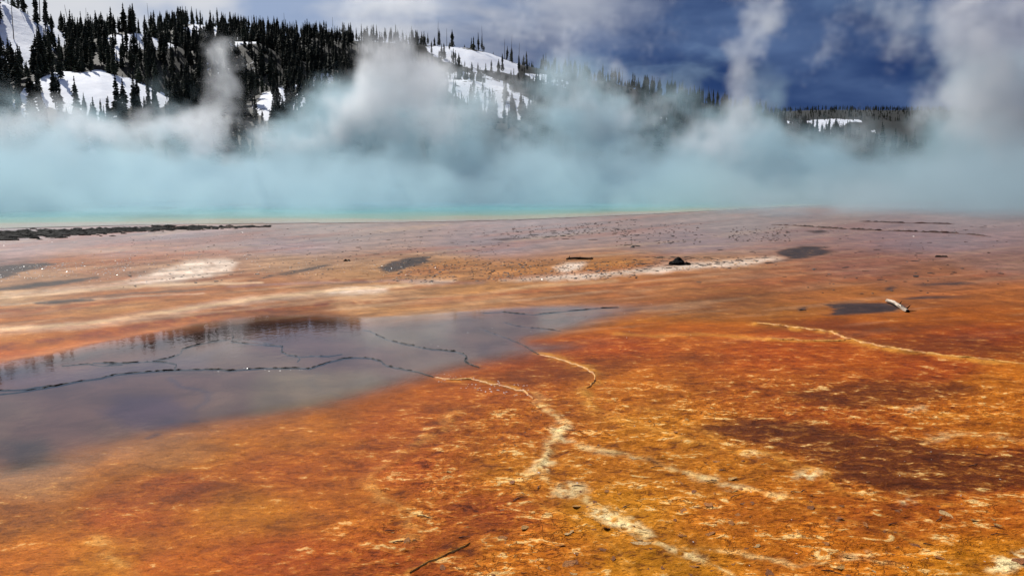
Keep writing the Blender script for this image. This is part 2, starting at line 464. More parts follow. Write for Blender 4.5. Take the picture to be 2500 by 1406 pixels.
def ground_fields(x, y):
    """Colour, wetness, mottling and height of the ground at world points."""
    z0 = np.zeros_like(x)
    U, V = project(x, y, z0)
    infront = (y > 1.0)
    U = np.where(infront, U, 5000); V = np.where(infront, V, 1700)
    V = np.clip(V, 440, 1900); U = np.clip(U, -2500, 5000)
    Uw = U + 60 * chart_noise(U, V, 90, 30, 3) + 16 * chart_noise(U, V, 18, 7, 4)
    Vw = V + 12 * chart_noise(U, V, 120, 40, 5) + 5 * chart_noise(U, V, 24, 9, 6)
    # colours of the mats, spread between the places where they were measured
    acc = np.zeros(x.shape + (3,)); ws = np.zeros(x.shape)
    for (cu, cv, r, g, b) in CONTROL:
        d2 = ((Uw - cu) / 2.6) ** 2 + (Vw - cv) ** 2 * (1.0 if cv > 850 else 2.6)
        wt = 1.0 / (d2 + 260.0) ** 1.7
        acc += wt[..., None] * np.array(lin((r, g, b))); ws += wt
    col = acc / ws[..., None]
    mean = col.mean(-1, keepdims=True)
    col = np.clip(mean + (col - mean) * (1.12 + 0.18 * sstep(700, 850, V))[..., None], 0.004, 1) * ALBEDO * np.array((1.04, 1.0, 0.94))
    noise_cache = {}

    def cn(su, sv, seed):
        if (su, sv, seed) not in noise_cache: noise_cache[(su, sv, seed)] = chart_noise(U, V, su, sv, seed)
        return noise_cache[(su, sv, seed)]
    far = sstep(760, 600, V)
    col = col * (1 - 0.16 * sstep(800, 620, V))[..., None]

    def lay(mask, rgb):
        nonlocal col
        col = col * (1 - mask[..., None]) + np.array(rgb) * mask[..., None]
    for pts, k in REDBROWN:
        s = poly_sd(Uw, Vw, pts)
        lay(sstep(-38, 36, s + 26 * cn(22, 8, 18)) * (min(1, k) if k > .5 else k * .5), lin((98, 44, 7)))
    # orange lip and darker wet margin round the grey pool
    sg = poly_sd(U + 0.35 * (Uw - U), V + 0.35 * (Vw - V), GREY_POOL)
    lower = sstep(700, 1000, V + 0.25 * U)
    soft = 14 + 60 * lower + 130 * sstep(800, 0, U) * lower
    gp = sstep(-soft * 0.5, soft, sg)
    gp = gp * (1 - 0.6 * sstep(1180, 1620, U))
    lay(gp, lin((98, 72, 60)))
    for pts, k in WHITE:
        s = poly_sd(Uw, Vw, pts)
        lay(sstep(-22, 16, s) * (k if pts[0][1] < 900 else k * sstep(0.34, 0.56, 0.5 + cn(20, 8, 19))) * np.clip(0.25 + 1.5 * (0.5 + cn(14, 6, 9)), 0.1, 1), lin((226, 206, 186)) if pts[0][1] < 900 else np.array(lin((255, 232, 172))) * 0.95)
    for pts, wd, k, rgb in STROKES:
        wk = 1.0 if wd > 9.9 and pts[0][1] > 850 else 0.5
        d = line_d(U + wk * (Uw - U) + (wk > .9) * 26 * cn(30, 12, 16), V + wk * (Vw - V), pts)
        brk = sstep(0.42, 0.60, 0.5 + cn(34, 13, 12)) if wd > 9.9 else 1.0
        wv = wd * (0.5 + 1.1 * (0.5 + cn(60, 24, 14)))
        lay(np.exp(-(d / wv) ** 2) * k * (0.22 + 0.78 * brk), lin(rgb))
    for pts, k, rgb in BED_AND_REFLECTION:
        lay(sstep(-30, 50, poly_sd(Uw, Vw, pts)) * k, lin(rgb))
    slate = np.zeros_like(x)
    for pts in PUDDLE_REFLECTION:
        slate = np.maximum(slate, sstep(-7, 9, poly_sd(U + 0.5 * (Uw - U) + 40 * cn(40, 2.5, 15), V + 0.3 * (Vw - V), pts)))
    lay(slate * 0.92, lin((44, 42, 46)))  # mirrored dark sky laid on as ground colour
    # streaks along the flow on the far flats
    streak = chart_noise(U + 3.2 * V, V + 0.08 * U, 160, 5, 21)
    k = np.maximum(far * 0.9, 0.85 * sstep(860, 760, V)) * (1 - slate) * (1 - gp) * (1 - 0.5 * sstep(1500, 1900, U))
    col = col * np.clip(1 + 1.1 * streak * k, 0.45, 1.7)[..., None]
    streak2 = sstep(0.56, 0.74, 0.5 + chart_noise(U + 2.6 * V, V + 0.09 * U, 190, 9, 25)) * k
    lay(streak2 * 0.45, np.array(lin((196, 158, 122))) * 0.8)
    streak3 = sstep(0.54, 0.72, 0.5 + chart_noise(U + 2.6 * V, V + 0.09 * U, 230, 11, 27)) * k
    lay(streak3 * 0.45, np.array(lin((160, 82, 34))) * 0.8)
    wet = gp
    film = sstep(650, 585, V) * (1 - slate)
    fore = sstep(880, 1050, V) * (1 - gp)
    right = sstep(900, 1500, U + 0.6 * (V - 1000))
    mott = np.clip(0.25 * sstep(760, 850, V) + fore * (0.32 + 0.68 * right) * (1 - 0.55 * np.exp(-(np.minimum(sg, 0) / 170) ** 2)) + 0.35 * right * sstep(780, 840, V), 0, 1) * (1 - gp)
    red = np.zeros_like(x)
    for pts, k in REDBROWN:
        if k > .5: red = np.maximum(red, sstep(0, 30, poly_sd(Uw, Vw, pts)))
    mott = np.maximum(mott, 0.28 * (1 - wet)) * (1 - 0.28 * red)
    # height: broad dishes, swells and rough mat in the foreground
    z = 0.02 * (fbm(x * 0.35, y * 0.35, 3, 31) - 0.5) * sstep(2, 6, np.hypot(x, y))
    z = z + mott * 0.026 * (fbm(x * 6.0, y * 6.0, 4, 33) - 0.5) + mott * 0.02 * np.abs(fbm(x * 17, y * 17, 2, 35) - 0.5)
    z = z * (1 - wet) - 0.012 * wet
    for pts, hgt, wid in RELIEF:
        d = line_d(U, V, pts)
        z = z + hgt * np.exp(-(d / wid) ** 2)
    inside = near_pool_d(x, y)
    z = z - 0.5 * sstep(0.0, 6.0, inside)
    hill = sstep(140, 260, np.hypot(x, y))
    z = z - 6.0 * hill
    return col, wet, film, mott, z, (U, V)


vs = np.concatenate([np.linspace(1700, 1100, 180), np.linspace(1097, 760, 150), np.linspace(758, 520, 130), np.linspace(518, 462, 22)])
radii = np.concatenate([[0.02, 0.6, 1.4, 2.4], CAM_H * F_PX / (vs - 431.0), [160, 190, 230, 300, 450, 700, 1100, 1800, 3000, 5000]])
angs = np.concatenate([np.radians(np.linspace(-180, -42, 40, endpoint=False)), np.radians(np.linspace(-42, 42, 700)), np.radians(np.linspace(42, 180, 41)[1:-1])])
RR, TT = np.meshgrid(radii, angs, indexing='ij')
GX, GY = RR * np.sin(TT), RR * np.cos(TT)
gcol, gwet, gfilm, gmott, GZ, _ = ground_fields(GX.ravel(), GY.ravel())
nr, na = RR.shape
idx = np.arange(nr * na).reshape(nr, na)
a = idx[:-1, :]; b = idx[1:, :]
quads = np.stack([a, b, np.roll(b, -1, 1), np.roll(a, -1, 1)], -1).reshape(-1, 4)[:, ::-1]

m_ground, h, bs, _ = material('bacterial_mat_ground')
pos = world_pos(h)
gc = attr(h, 'mat_colour', 'Color'); wet = attr(h, 'wet'); film = attr(h, 'film'); mott = attr(h, 'mottle')
spos = h.vec('MULTIPLY', pos, (0.62, 1.0, 1.0))
n1 = h.noise(spos, 7.5, 8, 0.66, dist=0.7)
n2 = h.noise(spos, 24.0, 6, 0.66, dist=0.3)
n3 = h.noise(pos, 1.7, 5, 0.6, dist=0.5)
n4 = h.noise(pos, 95.0, 3, 0.6)
tt = h.math('ADD', h.math('MULTIPLY', n1, 0.55), h.math('ADD', h.math('MULTIPLY', n2, 0.30), h.math('MULTIPLY', n3, 0.15)))
warpv = h.vec('ADD', spos, h.vec('SCALE', h.noise(pos, 9.0, 4, 0.6, out='Color'), scale=0.16))
vo = h.n('ShaderNodeTexVoronoi', feature='DISTANCE_TO_EDGE'); h.put(vo.inputs['Vector'], warpv); vo.inputs['Scale'].default_value = 11.0
vc_ = h.n('ShaderNodeTexVoronoi', feature='F1'); h.put(vc_.inputs['Vector'], warpv); vc_.inputs['Scale'].default_value = 11.0
cellv = h.vec('DOT_PRODUCT', vc_.outputs['Color'], (0.5, 0.3, 0.2))
torn = h.math('MULTIPLY', h.ramp(n3, 0.46, 0.60), h.math('MULTIPLY', mott, mott))
crack = h.math('MULTIPLY', h.ramp(vo.outputs['Distance'], 0.0, 0.055, 1.0, 0.0), torn)
pits = h.math('MULTIPLY', h.ramp(h.noise(h.vec('MULTIPLY', pos, (0.45, 1.15, 1.0)), 42.0, 3, 0.6), 0.60, 0.66), mott)
tt = h.math('ADD', tt, h.math('MULTIPLY', h.math('SUBTRACT', mott, 0.72), 0.05))
tt = h.math('ADD', tt, h.math('MULTIPLY', h.math('SUBTRACT', cellv, 0.5), h.math('MULTIPLY', torn, 0.10)))
pale = h.math('MULTIPLY', h.ramp(tt, 0.50, 0.55), mott)
hot = h.math('MULTIPLY', h.ramp(tt, 0.555, 0.61), mott)
dark = h.math('MULTIPLY', h.ramp(tt, 0.475, 0.415), mott)
c = h.mix(h.math('MULTIPLY', pale, 0.72), gc, h.mix(0.45, h.vec('MULTIPLY', gc, (1.75, 1.85, 1.9)), lin((206, 132, 46))))
c = h.mix(h.math('MULTIPLY', hot, 0.85), c, lin((238, 196, 124)))
c = h.mix(h.math('MULTIPLY', dark, 0.9), c, h.vec('MULTIPLY', gc, (0.36, 0.27, 0.20)))
c = h.mix(h.math('MULTIPLY', h.math('MAXIMUM', crack, pits), 0.62), c, h.vec('MULTIPLY', gc, (0.30, 0.22, 0.15)))
c = h.mix(1.0, c, h.vec('SCALE', (1, 1, 1), scale=h.ramp(n3, 0.3, 0.7, 0.78, 1.22)), 'MULTIPLY')
c = h.mix(1.0, c, h.vec('SCALE', (1, 1, 1), scale=h.ramp(n4, 0.3, 0.7, 0.80, 1.2)), 'MULTIPLY')
h.put(bs.inputs['Base Color'], c)
rough = h.math('ADD', h.math('MULTIPLY', h.math('SUBTRACT', 1.0, wet), h.ramp(film, 0.0, 1.0, 0.62, 0.36)), h.math('MULTIPLY', wet, 0.07))
h.put(bs.inputs['Roughness'], rough)
h.put(bs.inputs['Specular IOR Level'], h.math('ADD', h.math('MULTIPLY', wet, -0.04), h.ramp(film, 0.0, 1.0, 0.07, 0.20)))
bn = h.n('ShaderNodeBump'); bn.inputs['Strength'].default_value = 1.0
h.put(bn.inputs['Distance'], h.math('MULTIPLY', mott, 0.035))
h.put(bn.inputs['Height'], h.math('SUBTRACT', h.math('ADD', h.math('MULTIPLY', n2, 0.5), h.math('MULTIPLY', n1, 0.9)), h.math('MULTIPLY', h.math('MAXIMUM', crack, pits), 0.22)))
h.put(bs.inputs['Normal'], bn.outputs[0])

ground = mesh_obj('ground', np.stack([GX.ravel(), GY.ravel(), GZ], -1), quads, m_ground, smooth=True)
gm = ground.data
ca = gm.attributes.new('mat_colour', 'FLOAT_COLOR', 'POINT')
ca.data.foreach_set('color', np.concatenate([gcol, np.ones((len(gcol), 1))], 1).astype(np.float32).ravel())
for nm, arr in (('wet', gwet), ('film', gfilm), ('mottle', gmott)):
    at_ = gm.attributes.new(nm, 'FLOAT', 'POINT')
    at_.data.foreach_set('value', arr.astype(np.float32))
tag(ground, 'wet orange and brown bacterial mat flats with pale crust streaks', None, None, 'structure')


def ground_z(x, y):
    return float(ground_fields(np.array([x]), np.array([y]))[4][0])


def ground_z_many(P):
    P = np.asarray(P)
    return ground_fields(P[:, 0], P[:, 1])[4]


# ------------------------------------------------------------------ the turquoise spring and the shallow grey pool
def sheet(name, fn_inside, region, mat, z, nth, nrow, attr_name):
    """A water sheet made of polar cells where fn_inside > 0; stores the distance from the shore."""
    t0, t1, r0, r1 = region
    th = np.linspace(t0, t1, nth); rr = np.geomspace(r0, r1, nrow)
    R, T = np.meshgrid(rr, th, indexing='ij')
    X, Y = R * np.sin(T), R * np.cos(T)
    D = fn_inside(X.ravel(), Y.ravel()).reshape(X.shape)
    id_ = np.arange(R.size).reshape(R.shape)
    q = np.stack([id_[:-1, :-1], id_[1:, :-1], id_[1:, 1:], id_[:-1, 1:]], -1).reshape(-1, 4)[:, ::-1]
    keep = (D.ravel()[q] > 0).any(1)
    q = q[keep]
    used, inv = np.unique(q, return_inverse=True)
    P = np.stack([X.ravel(), Y.ravel(), np.full(R.size, z)], -1)[used]
    o = mesh_obj(name, P, inv.reshape(-1, 4), mat, smooth=True)
    at_ = o.data.attributes.new(attr_name, 'FLOAT', 'POINT')
    at_.data.foreach_set('value', D.ravel()[used].astype(np.float32))
    return o


m_spring, h, bs, _ = material('turquoise_spring_water')
pos = world_pos(h)
d = h.math('ADD', attr(h, 'shore'), h.math('MULTIPLY', h.math('SUBTRACT', h.noise(h.vec('MULTIPLY', pos, (.5, 1, 1)), 0.22, 6, 0.65), 0.5), 13.0))
def band(d0, d1, c0, c1): return h.mix(h.ramp(d, d0, d1), c0, c1)
cc = h.mix(h.ramp(d, 0.0, 2.5), lin((160, 132, 108)), lin((158, 140, 92)))
cc = h.mix(h.ramp(d, 2.5, 6.0), cc, lin((104, 138, 108)))
cc = h.mix(h.ramp(d, 6.0, 13.0), cc, lin((62, 140, 138)))
cc = h.mix(h.ramp(d, 13.0, 30.0), cc, lin((18, 118, 150)))
h.put(bs.inputs['Base Color'], cc)
bs.inputs['Roughness'].default_value = 0.22
bs.inputs['Specular IOR Level'].default_value = 0.3
bn = h.n('ShaderNodeBump'); bn.inputs['Strength'].default_value = 0.25; bn.inputs['Distance'].default_value = 0.02
h.put(bn.inputs['Height'], h.noise(pos, 2.5, 3, 0.6)); h.put(bs.inputs['Normal'], bn.outputs[0])
spring = sheet('hot_spring_water', near_pool_d, (-1.0, 1.0, 20, 128.5), m_spring, 0.014, 260, 220, 'shore')
tag(spring, 'turquoise hot spring water with yellow green shore under the steam', None, None, 'structure')

m_film, h, bs, out = material('shallow_grey_water')
h.t.nodes.remove(bs)
pos = world_pos(h)
edge = attr(h, 'shore')
gl = h.n('ShaderNodeBsdfGlossy'); gl.inputs['Roughness'].default_value = 0.03
gl.inputs['Color'].default_value = (1, 1, 1, 1)
tr = h.n('ShaderNodeBsdfTransparent')
bn = h.n('ShaderNodeBump'); bn.inputs['Strength'].default_value = 0.16; bn.inputs['Distance'].default_value = 0.005
h.put(bn.inputs['Height'], h.noise(h.vec('MULTIPLY', pos, (1.0, 0.7, 1.0)), 9.0, 3, 0.6)); h.put(gl.inputs['Normal'], bn.outputs[0])
fr = h.n('ShaderNodeFresnel'); fr.inputs['IOR'].default_value = 1.24
fac = h.math('MULTIPLY', fr.outputs[0], h.ramp(edge, 0.0, 55.0))
mx = h.n('ShaderNodeMixShader'); h.put(mx.inputs[0], fac)
h.t.links.new(tr.outputs[0], mx.inputs[1]); h.t.links.new(gl.outputs[0], mx.inputs[2]); h.t.links.new(mx.outputs[0], out.inputs[0])


def in_grey(x, y):
    U, V = project(x, y, np.zeros_like(x))
    Uw = U + 20 * chart_noise(U, V, 90, 30, 3); Vw = V + 4 * chart_noise(U, V, 120, 40, 5)
    s = poly_sd(Uw, Vw, GREY_POOL) + 6
    s = s * (1 + 2.2 * sstep(1010, 900, V + 0.12 * U))
    return s * (1 - 0.8 * sstep(1150, 1600, U)) * (1 - 0.55 * sstep(760, 1150, V + 0.1 * U))


shallow = sheet('shallow_pool_water', in_grey, (-0.75, 0.3, 4.5, 16), m_film, 0.006, 420, 260, 'shore')
tag(shallow, 'shallow grey water sheet mirroring steam and pines', None, None, 'structure')

# ------------------------------------------------------------------ hills
L3 = [(-900, 40), (-400, 62), (0, 78), (150, 86), (250, 90), (340, 94), (400, 86), (470, 62), (520, 68), (600, 80), (700, 92), (830, 102), (980, 108), (1060, 115), (1150, 121),
      (1200, 135), (1260, 158), (1330, 174), (1400, 192), (1500, 206), (1600, 232), (1700, 250), (1760, 264), (1850, 288), (1950, 312), (2100, 346), (2300, 392), (2600, 424), (3200, 440)]
L2 = [(-900, -240), (-400, -120), (-100, -34), (0, -4), (60, 18), (120, 52), (170, 78), (215, 104), (250, 102), (300, 86), (335, 80), (380, 90), (430, 108), (480, 128), (520, 112), (570, 104), (640, 106),
      (700, 138), (800, 168), (900, 185), (1060, 195), (1150, 198), (1240, 216), (1400, 262), (1600, 305), (1800, 338), (2200, 402), (2600, 432), (3200, 440)]
L1 = [(-900, 300), (-400, 285), (-100, 252), (0, 226), (50, 206), (100, 189), (150, 182), (260, 180), (320, 193), (380, 218), (430, 246), (500, 268), (580, 262), (640, 234), (690, 214), (740, 232), (800, 280),
      (1000, 300), (1200, 302), (1400, 312), (1600, 335), (1800, 356), (2000, 384), (2300, 418), (2600, 432), (3200, 440)]
R1, R2, R3 = 235.0, 325.0, 440.0


def crest(L, R, th):
    u = 1250 + F_PX * np.tan(th) / CP * (1.0)
    v = np.interp(u, [p[0] for p in L], [p[1] for p in L])
    b = -(v - 703.0) / F_PX; a_ = (u - 1250) / F_PX
    dx, dy, dz = a_, CP + b * SP, -SP + b * CP
    return CAM_H + dz / np.hypot(dx, dy) * R


def hermite(x, xs, ys):
    """Smooth interpolation along axis 0 of ys (knots x columns)."""
    xs = np.array(xs, float); n = len(xs)
    m = np.zeros_like(ys)
    d = (ys[1:] - ys[:-1]) / (xs[1:] - xs[:-1])[:, None]
    m[1:-1] = np.where(d[1:] * d[:-1] > 0, 2 * d[1:] * d[:-1] / (d[1:] + d[:-1] + 1e-9), 0.0)
    m[0], m[-1] = d[0] * 0.3, d[-1]
    i = np.clip(np.searchsorted(xs, x) - 1, 0, n - 2)
    hh = (xs[i + 1] - xs[i])[:, None]; t = ((x - xs[i]) / (xs[i + 1] - xs[i]))[:, None]
    h00 = 2 * t ** 3 - 3 * t ** 2 + 1; h10 = t ** 3 - 2 * t ** 2 + t; h01 = -2 * t ** 3 + 3 * t ** 2; h11 = t ** 3 - t ** 2
    return h00 * ys[i] + h10 * hh * m[i] + h01 * ys[i + 1] + h11 * hh * m[i + 1]


def hill_grid():
    th = np.radians(np.linspace(-48, 48, 620))
    r = np.concatenate([np.linspace(136, 230, 70), np.linspace(231, 262, 26), np.linspace(264, 322, 46), np.linspace(323, 350, 22), np.linspace(353, 440, 60), np.linspace(444, 700, 30)])
    z1, z2, z3 = crest(L1, R1, th), crest(L2, R2, th), crest(L3, R3, th)
    z0 = np.full_like(z1, -4.0)
    knots = [136, 165, R1, R1 + 16, (R1 + R2) / 2 + 8, R2, R2 + 16, R3, R3 + 50, 700]
    dip1 = z1 - 2.0
    mid12 = np.maximum((z1 + z2) / 2 - 2, dip1 - 1)
    ys = np.stack([z0, np.full_like(z1, -0.5) + 0.12 * z1, z1, np.minimum(dip1, (z1 * .8 + z2 * .2)), np.minimum(mid12, z2 * .55 + z1 * .45), z2, np.minimum(z2 - 2.2, z2), z3, z3 - 9, z3 * 0.2 - 20])
    Z = hermite(r, knots, ys)
    Rr, Tt = np.meshgrid(r, th, indexing='ij')
    X, Y = Rr * np.sin(Tt), Rr * np.cos(Tt)
    amp = np.interp(r, [136, 170, R1 - 20, R1, R1 + 30, R2 - 15, R2, R2 + 30, R3 - 30, R3, 700], [0, 1.2, 1.0, .25, 1.6, 1.0, .3, 1.6, 1.2, .5, 3])[:, None]
    Z = Z + amp * 2.0 * (fbm(X / 22, Y / 22, 4, 51) - 0.5)
    return r, th, X, Y, Z


hr, hth, HX, HY, HZ = hill_grid()
HU, HV = project(HX, HY, HZ)

# where snow lies open among the trees: (polygon on the chart, tree density there)
OPEN = [
    ([(60, 210), (130, 178), (260, 174), (340, 195), (420, 238), (400, 270), (330, 260), (270, 300), (190, 290), (120, 262), (60, 290), (20, 260)], 0.16),
    ([(-300, -100), (-40, -50), (40, 0), (130, 40), (185, 85), (150, 120), (90, 130), (80, 175), (0, 150), (-300, 60)], 0.24),
    ([(40, 90), (75, 130), (85, 170), (50, 160)], 0.25),
    ([(255, 92), (330, 74), (395, 88), (445, 112), (400, 125), (330, 122), (285, 130)], 0.18),
    ([(275, 118), (300, 112), (300, 150), (270, 150)], 0.25),
    ([(440, 72), (480, 56), (522, 58), (530, 85), (490, 92), (455, 95)], 0.22),
    ([(530, 92), (640, 88), (645, 112), (570, 116)], 0.28),
    ([(610, 262), (640, 226), (700, 205), (750, 192), (800, 170), (820, 190), (760, 240), (700, 285), (640, 300)], 0.42),
    ([(470, 150), (620, 150), (640, 180), (520, 190)], 0.75),
    ([(405, 220), (440, 230), (470, 250), (430, 262)], 0.3),
    ([(1040, 116), (1120, 112), (1200, 130), (1270, 158), (1262, 185), (1200, 178), (1130, 160), (1075, 150)], 0.10),
    ([(1150, 190), (1245, 205), (1250, 225), (1190, 222)], 0.2),
    ([(1270, 175), (1330, 180), (1390, 200), (1380, 215), (1300, 205)], 0.35),
    ([(1060, 170), (1180, 180), (1320, 250), (1330, 300), (1180, 290), (1090, 220)], 0.45),
    ([(1590, 275), (1660, 290), (1670, 312), (1600, 305)], 0.3),
    ([(200, 335), (225, 330), (245, 400), (225, 410)], 0.1),
]


def openness(U, V):
    n = chart_noise(U, V, 40, 22, 61) * 22
    f = np.ones_like(U)
    for pts, k in OPEN:
        m = sstep(-4, 8, poly_sd(U, V, pts, 1.0) + n * 0.8)
        f = f * (1 - m) + k * m
    return f


HF = openness(HU, HV)
m_hill, h, bs, _ = material('snow_and_forest_floor')
pos = world_pos(h)
fo = attr(h, 'forest')
k = h.math('ADD', fo, h.math('MULTIPLY', h.math('SUBTRACT', h.noise(pos, 0.30, 6, 0.7), 0.5), 1.7))
k = h.ramp(k, 0.56, 0.68)
snow = h.mix(h.noise(pos, 0.12, 3), lin((222, 230, 242)), lin((250, 250, 252)))
floor = h.mix(h.noise(pos, 1.2, 3), lin((5, 6, 5)), lin((16, 15, 13)))
h.put(bs.inputs['Base Color'], h.mix(k, snow, floor))
bs.inputs['Roughness'].default_value = 0.75
bs.inputs['Specular IOR Level'].default_value = 0.2
bn = h.n('ShaderNodeBump'); bn.inputs['Strength'].default_value = 0.5; bn.inputs['Distance'].default_value = 0.6
h.put(bn.inputs['Height'], h.noise(pos, 0.3, 4, 0.6)); h.put(bs.inputs['Normal'], bn.outputs[0])
nr, na = HX.shape
idx = np.arange(nr * na).reshape(nr, na)
q = np.stack([idx[:-1, :-1], idx[1:, :-1], idx[1:, 1:], idx[:-1, 1:]], -1).reshape(-1, 4)[:, ::-1]
hill = mesh_obj('hillside', np.stack([HX.ravel(), HY.ravel(), HZ.ravel()], -1), q, m_hill, smooth=True)
at_ = hill.data.attributes.new('forest', 'FLOAT', 'POINT')
at_.data.foreach_set('value', HF.ravel().astype(np.float32))
tag(hill, 'snow covered hillside with dark pine forest', None, None, 'structure')

# the low plateau far behind on the right
fth = np.radians(np.linspace(2, 46, 260)); fr_ = np.linspace(1250, 1900, 50)
FR, FT = np.meshgrid(fr_, fth, indexing='ij')
FX, FY = FR * np.sin(FT), FR * np.cos(FT)
fu = 1250 + F_PX * np.tan(FT) / CP
fv = np.interp(fu, [1300, 1700, 1850, 1900, 2000, 2100, 2290, 2500, 2900], [420, 330, 290, 282, 281, 284, 290, 300, 330]) + 3
FZT = CAM_H + (431 - fv) / F_PX * 1600
FZ = -10 + (FZT + 10) * sstep(1250, 1600, FR) + 8 * (fbm(FX / 70, FY / 70, 4, 71) - 0.5) * sstep(1600, 1480, FR)
m_far, h, bs, _ = material('far_plateau_forest_and_snow')
pos = world_pos(h)
fo = attr(h, 'forest')
k = h.ramp(h.math('ADD', fo, h.math('MULTIPLY', h.math('SUBTRACT', h.noise(h.vec('MULTIPLY', pos, (1, .35, .8)), 0.06, 5, 0.7), 0.5), 1.2)), 0.45, 0.62)
h.put(bs.inputs['Base Color'], h.mix(k, lin((235, 238, 245)), h.mix(h.noise(pos, 0.2, 4), lin((10, 14, 16)), lin((36, 40, 38)))))
bs.inputs['Roughness'].default_value = 0.9
FU, FV = project(FX, FY, FZ)
ff = np.ones_like(FU)
for pts, kk in [([(1905, 288), (1940, 300), (2010, 325), (1990, 330), (1930, 312)], 0.1), ([(1965, 296), (2020, 290), (2080, 292), (2050, 315), (2030, 332), (1990, 312)], 0.0), ([(2120, 310), (2200, 345), (2190, 350), (2110, 320)], 0.45), ([(2040, 292), (2110, 290), (2100, 302)], 0.3)]:
    m = sstep(-4, 6, poly_sd(FU, FV, pts, 1.0)); ff = ff * (1 - m) + kk * m
nr, na = FX.shape
idx = np.arange(nr * na).reshape(nr, na)
q = np.stack([idx[:-1, :-1], idx[1:, :-1], idx[1:, 1:], idx[:-1, 1:]], -1).reshape(-1, 4)[:, ::-1]
farhill = mesh_obj('far_plateau_hill', np.stack([FX.ravel(), FY.ravel(), FZ.ravel()], -1), q, m_far, smooth=True)
at_ = farhill.data.attributes.new('forest', 'FLOAT', 'POINT'); at_.data.foreach_set('value', ff.ravel().astype(np.float32))
tag(farhill, 'low dark plateau with a few snow patches far behind the steam', None, None, 'structure')

# ------------------------------------------------------------------ pines
m_needle = plain_mat('pine_needles', lin((24, 32, 24)), lin((50, 58, 42)), 1.5, 0.8, spec=0.2)
m_bark = plain_mat('pine_bark', lin((52, 42, 36)), lin((82, 70, 60)), 3.0, 0.9, spec=0.2)
m_snag = plain_mat('bare_grey_wood', lin((58, 54, 52)), lin((96, 90, 86)), 3.0, 0.85, spec=0.2)


def pine_arrays(seed, height=10.0, spread=1.7, base=0.10, whorls=17, ragged=0.3):
    """Crown and trunk of one pine: tiers of drooping, tapering boughs round a thin stem."""
    r = random.Random(seed)
    V, Fc = [], []
    top = height * 0.985
    for k in range(whorls):
        t = k / (whorls - 1)
        z = height * base + (top - height * base) * t ** 0.92
        R = spread * (1 - t) ** 0.8 * (0.75 + 0.25 * math.sin(t * 9 + seed)) * (0.55 + 0.45 * min(1, t * 6)) + 0.10
        n = 8 if t < 0.75 else 6
        off = r.random() * 6.28
        for j in range(n):
            if r.random() < 0.10: continue
            az = off + 6.283 * j / n + r.uniform(-.3, .3)
            L = R * r.uniform(1 - ragged, 1 + ragged * 0.6)
            dz = -L * r.uniform(0.12, 0.45)
            wd = 0.26 * L + 0.10
            ca, sa = math.cos(az), math.sin(az)
            zz = z + r.uniform(-.15, .15) * height / whorls
            th_ = 0.16 + 0.10 * L
            def P(rad, side, up): return (ca * rad - sa * side, sa * rad + ca * side, zz + up)
            i0 = len(V)
            V += [P(0.02, 0, th_), P(L * .55, wd, dz * .35 - .05), P(L, 0, dz + r.uniform(0, .12)), P(L * .55, -wd, dz * .35 - .05), P(L * .5, 0, dz * .35 + th_ * 1.1), P(L * .45, 0, dz * .5 - th_ * 1.4)]
            Fc += [(i0, i0 + 1, i0 + 4), (i0 + 1, i0 + 2, i0 + 4), (i0 + 2, i0 + 3, i0 + 4), (i0 + 3, i0, i0 + 4), (i0 + 1, i0 + 5, i0 + 2), (i0 + 2, i0 + 5, i0 + 3)]
    i0 = len(V)
    V += [(0.10, 0, top - .5), (-.06, .09, top - .5), (-.06, -.09, top - .5), (0, 0, height)]
    Fc += [(i0, i0 + 1, i0 + 3), (i0 + 1, i0 + 2, i0 + 3), (i0 + 2, i0, i0 + 3)]
    TV, TF = tube([(0, 0, -0.6), (0, 0, height * 0.45), (0, 0, height * 0.9)], [0.16, 0.11, 0.04], 5)
    return (np.array(V), np.array(Fc)), (np.array(TV), TF)


def tube(pts, rad, n=6):
    V, Fc = [], []
    P = [Vector(p) for p in pts]
    for i, p in enumerate(P):
        d_ = (P[min(i + 1, len(P) - 1)] - P[max(i - 1, 0)]).normalized()
        s = d_.orthogonal().normalized(); t = d_.cross(s)
        for j in range(n):
            a_ = 6.28318 * j / n
            V.append(tuple(p + (s * math.cos(a_) + t * math.sin(a_)) * rad[i]))
    for i in range(len(P) - 1):
        for j in range(n):
            a0, a1 = i * n + j, i * n + (j + 1) % n
            Fc.append((a0, a1, a1 + n, a0 + n))
    Fc.append(tuple(range(n))[::-1]); Fc.append(tuple(range((len(P) - 1) * n, len(P) * n)))
    return V, Fc


PINES = [pine_arrays(s, sp_h[0], sp_h[1], sp_h[2], sp_h[3], sp_h[4]) for s, sp_h in enumerate([
    (10, 1.9, .06, 18, .34), (10, 1.6, .10, 17, .42), (10, 2.2, .05, 18, .34), (10, 1.35, .14, 18, .5), (10, 1.9, .16, 16, .5), (10, 1.15, .22, 15, .5)])]
pine_meshes = []
for (cv, cf), (tv, tf) in PINES:
    me = bpy.data.meshes.new('crown'); me.from_pydata(cv.tolist(), [], cf.tolist()); me.materials.append(m_needle)
    mt = bpy.data.meshes.new('trunk'); mt.from_pydata(tv.tolist(), [], tf); mt.materials.append(m_bark)
    pine_meshes.append((me, mt))

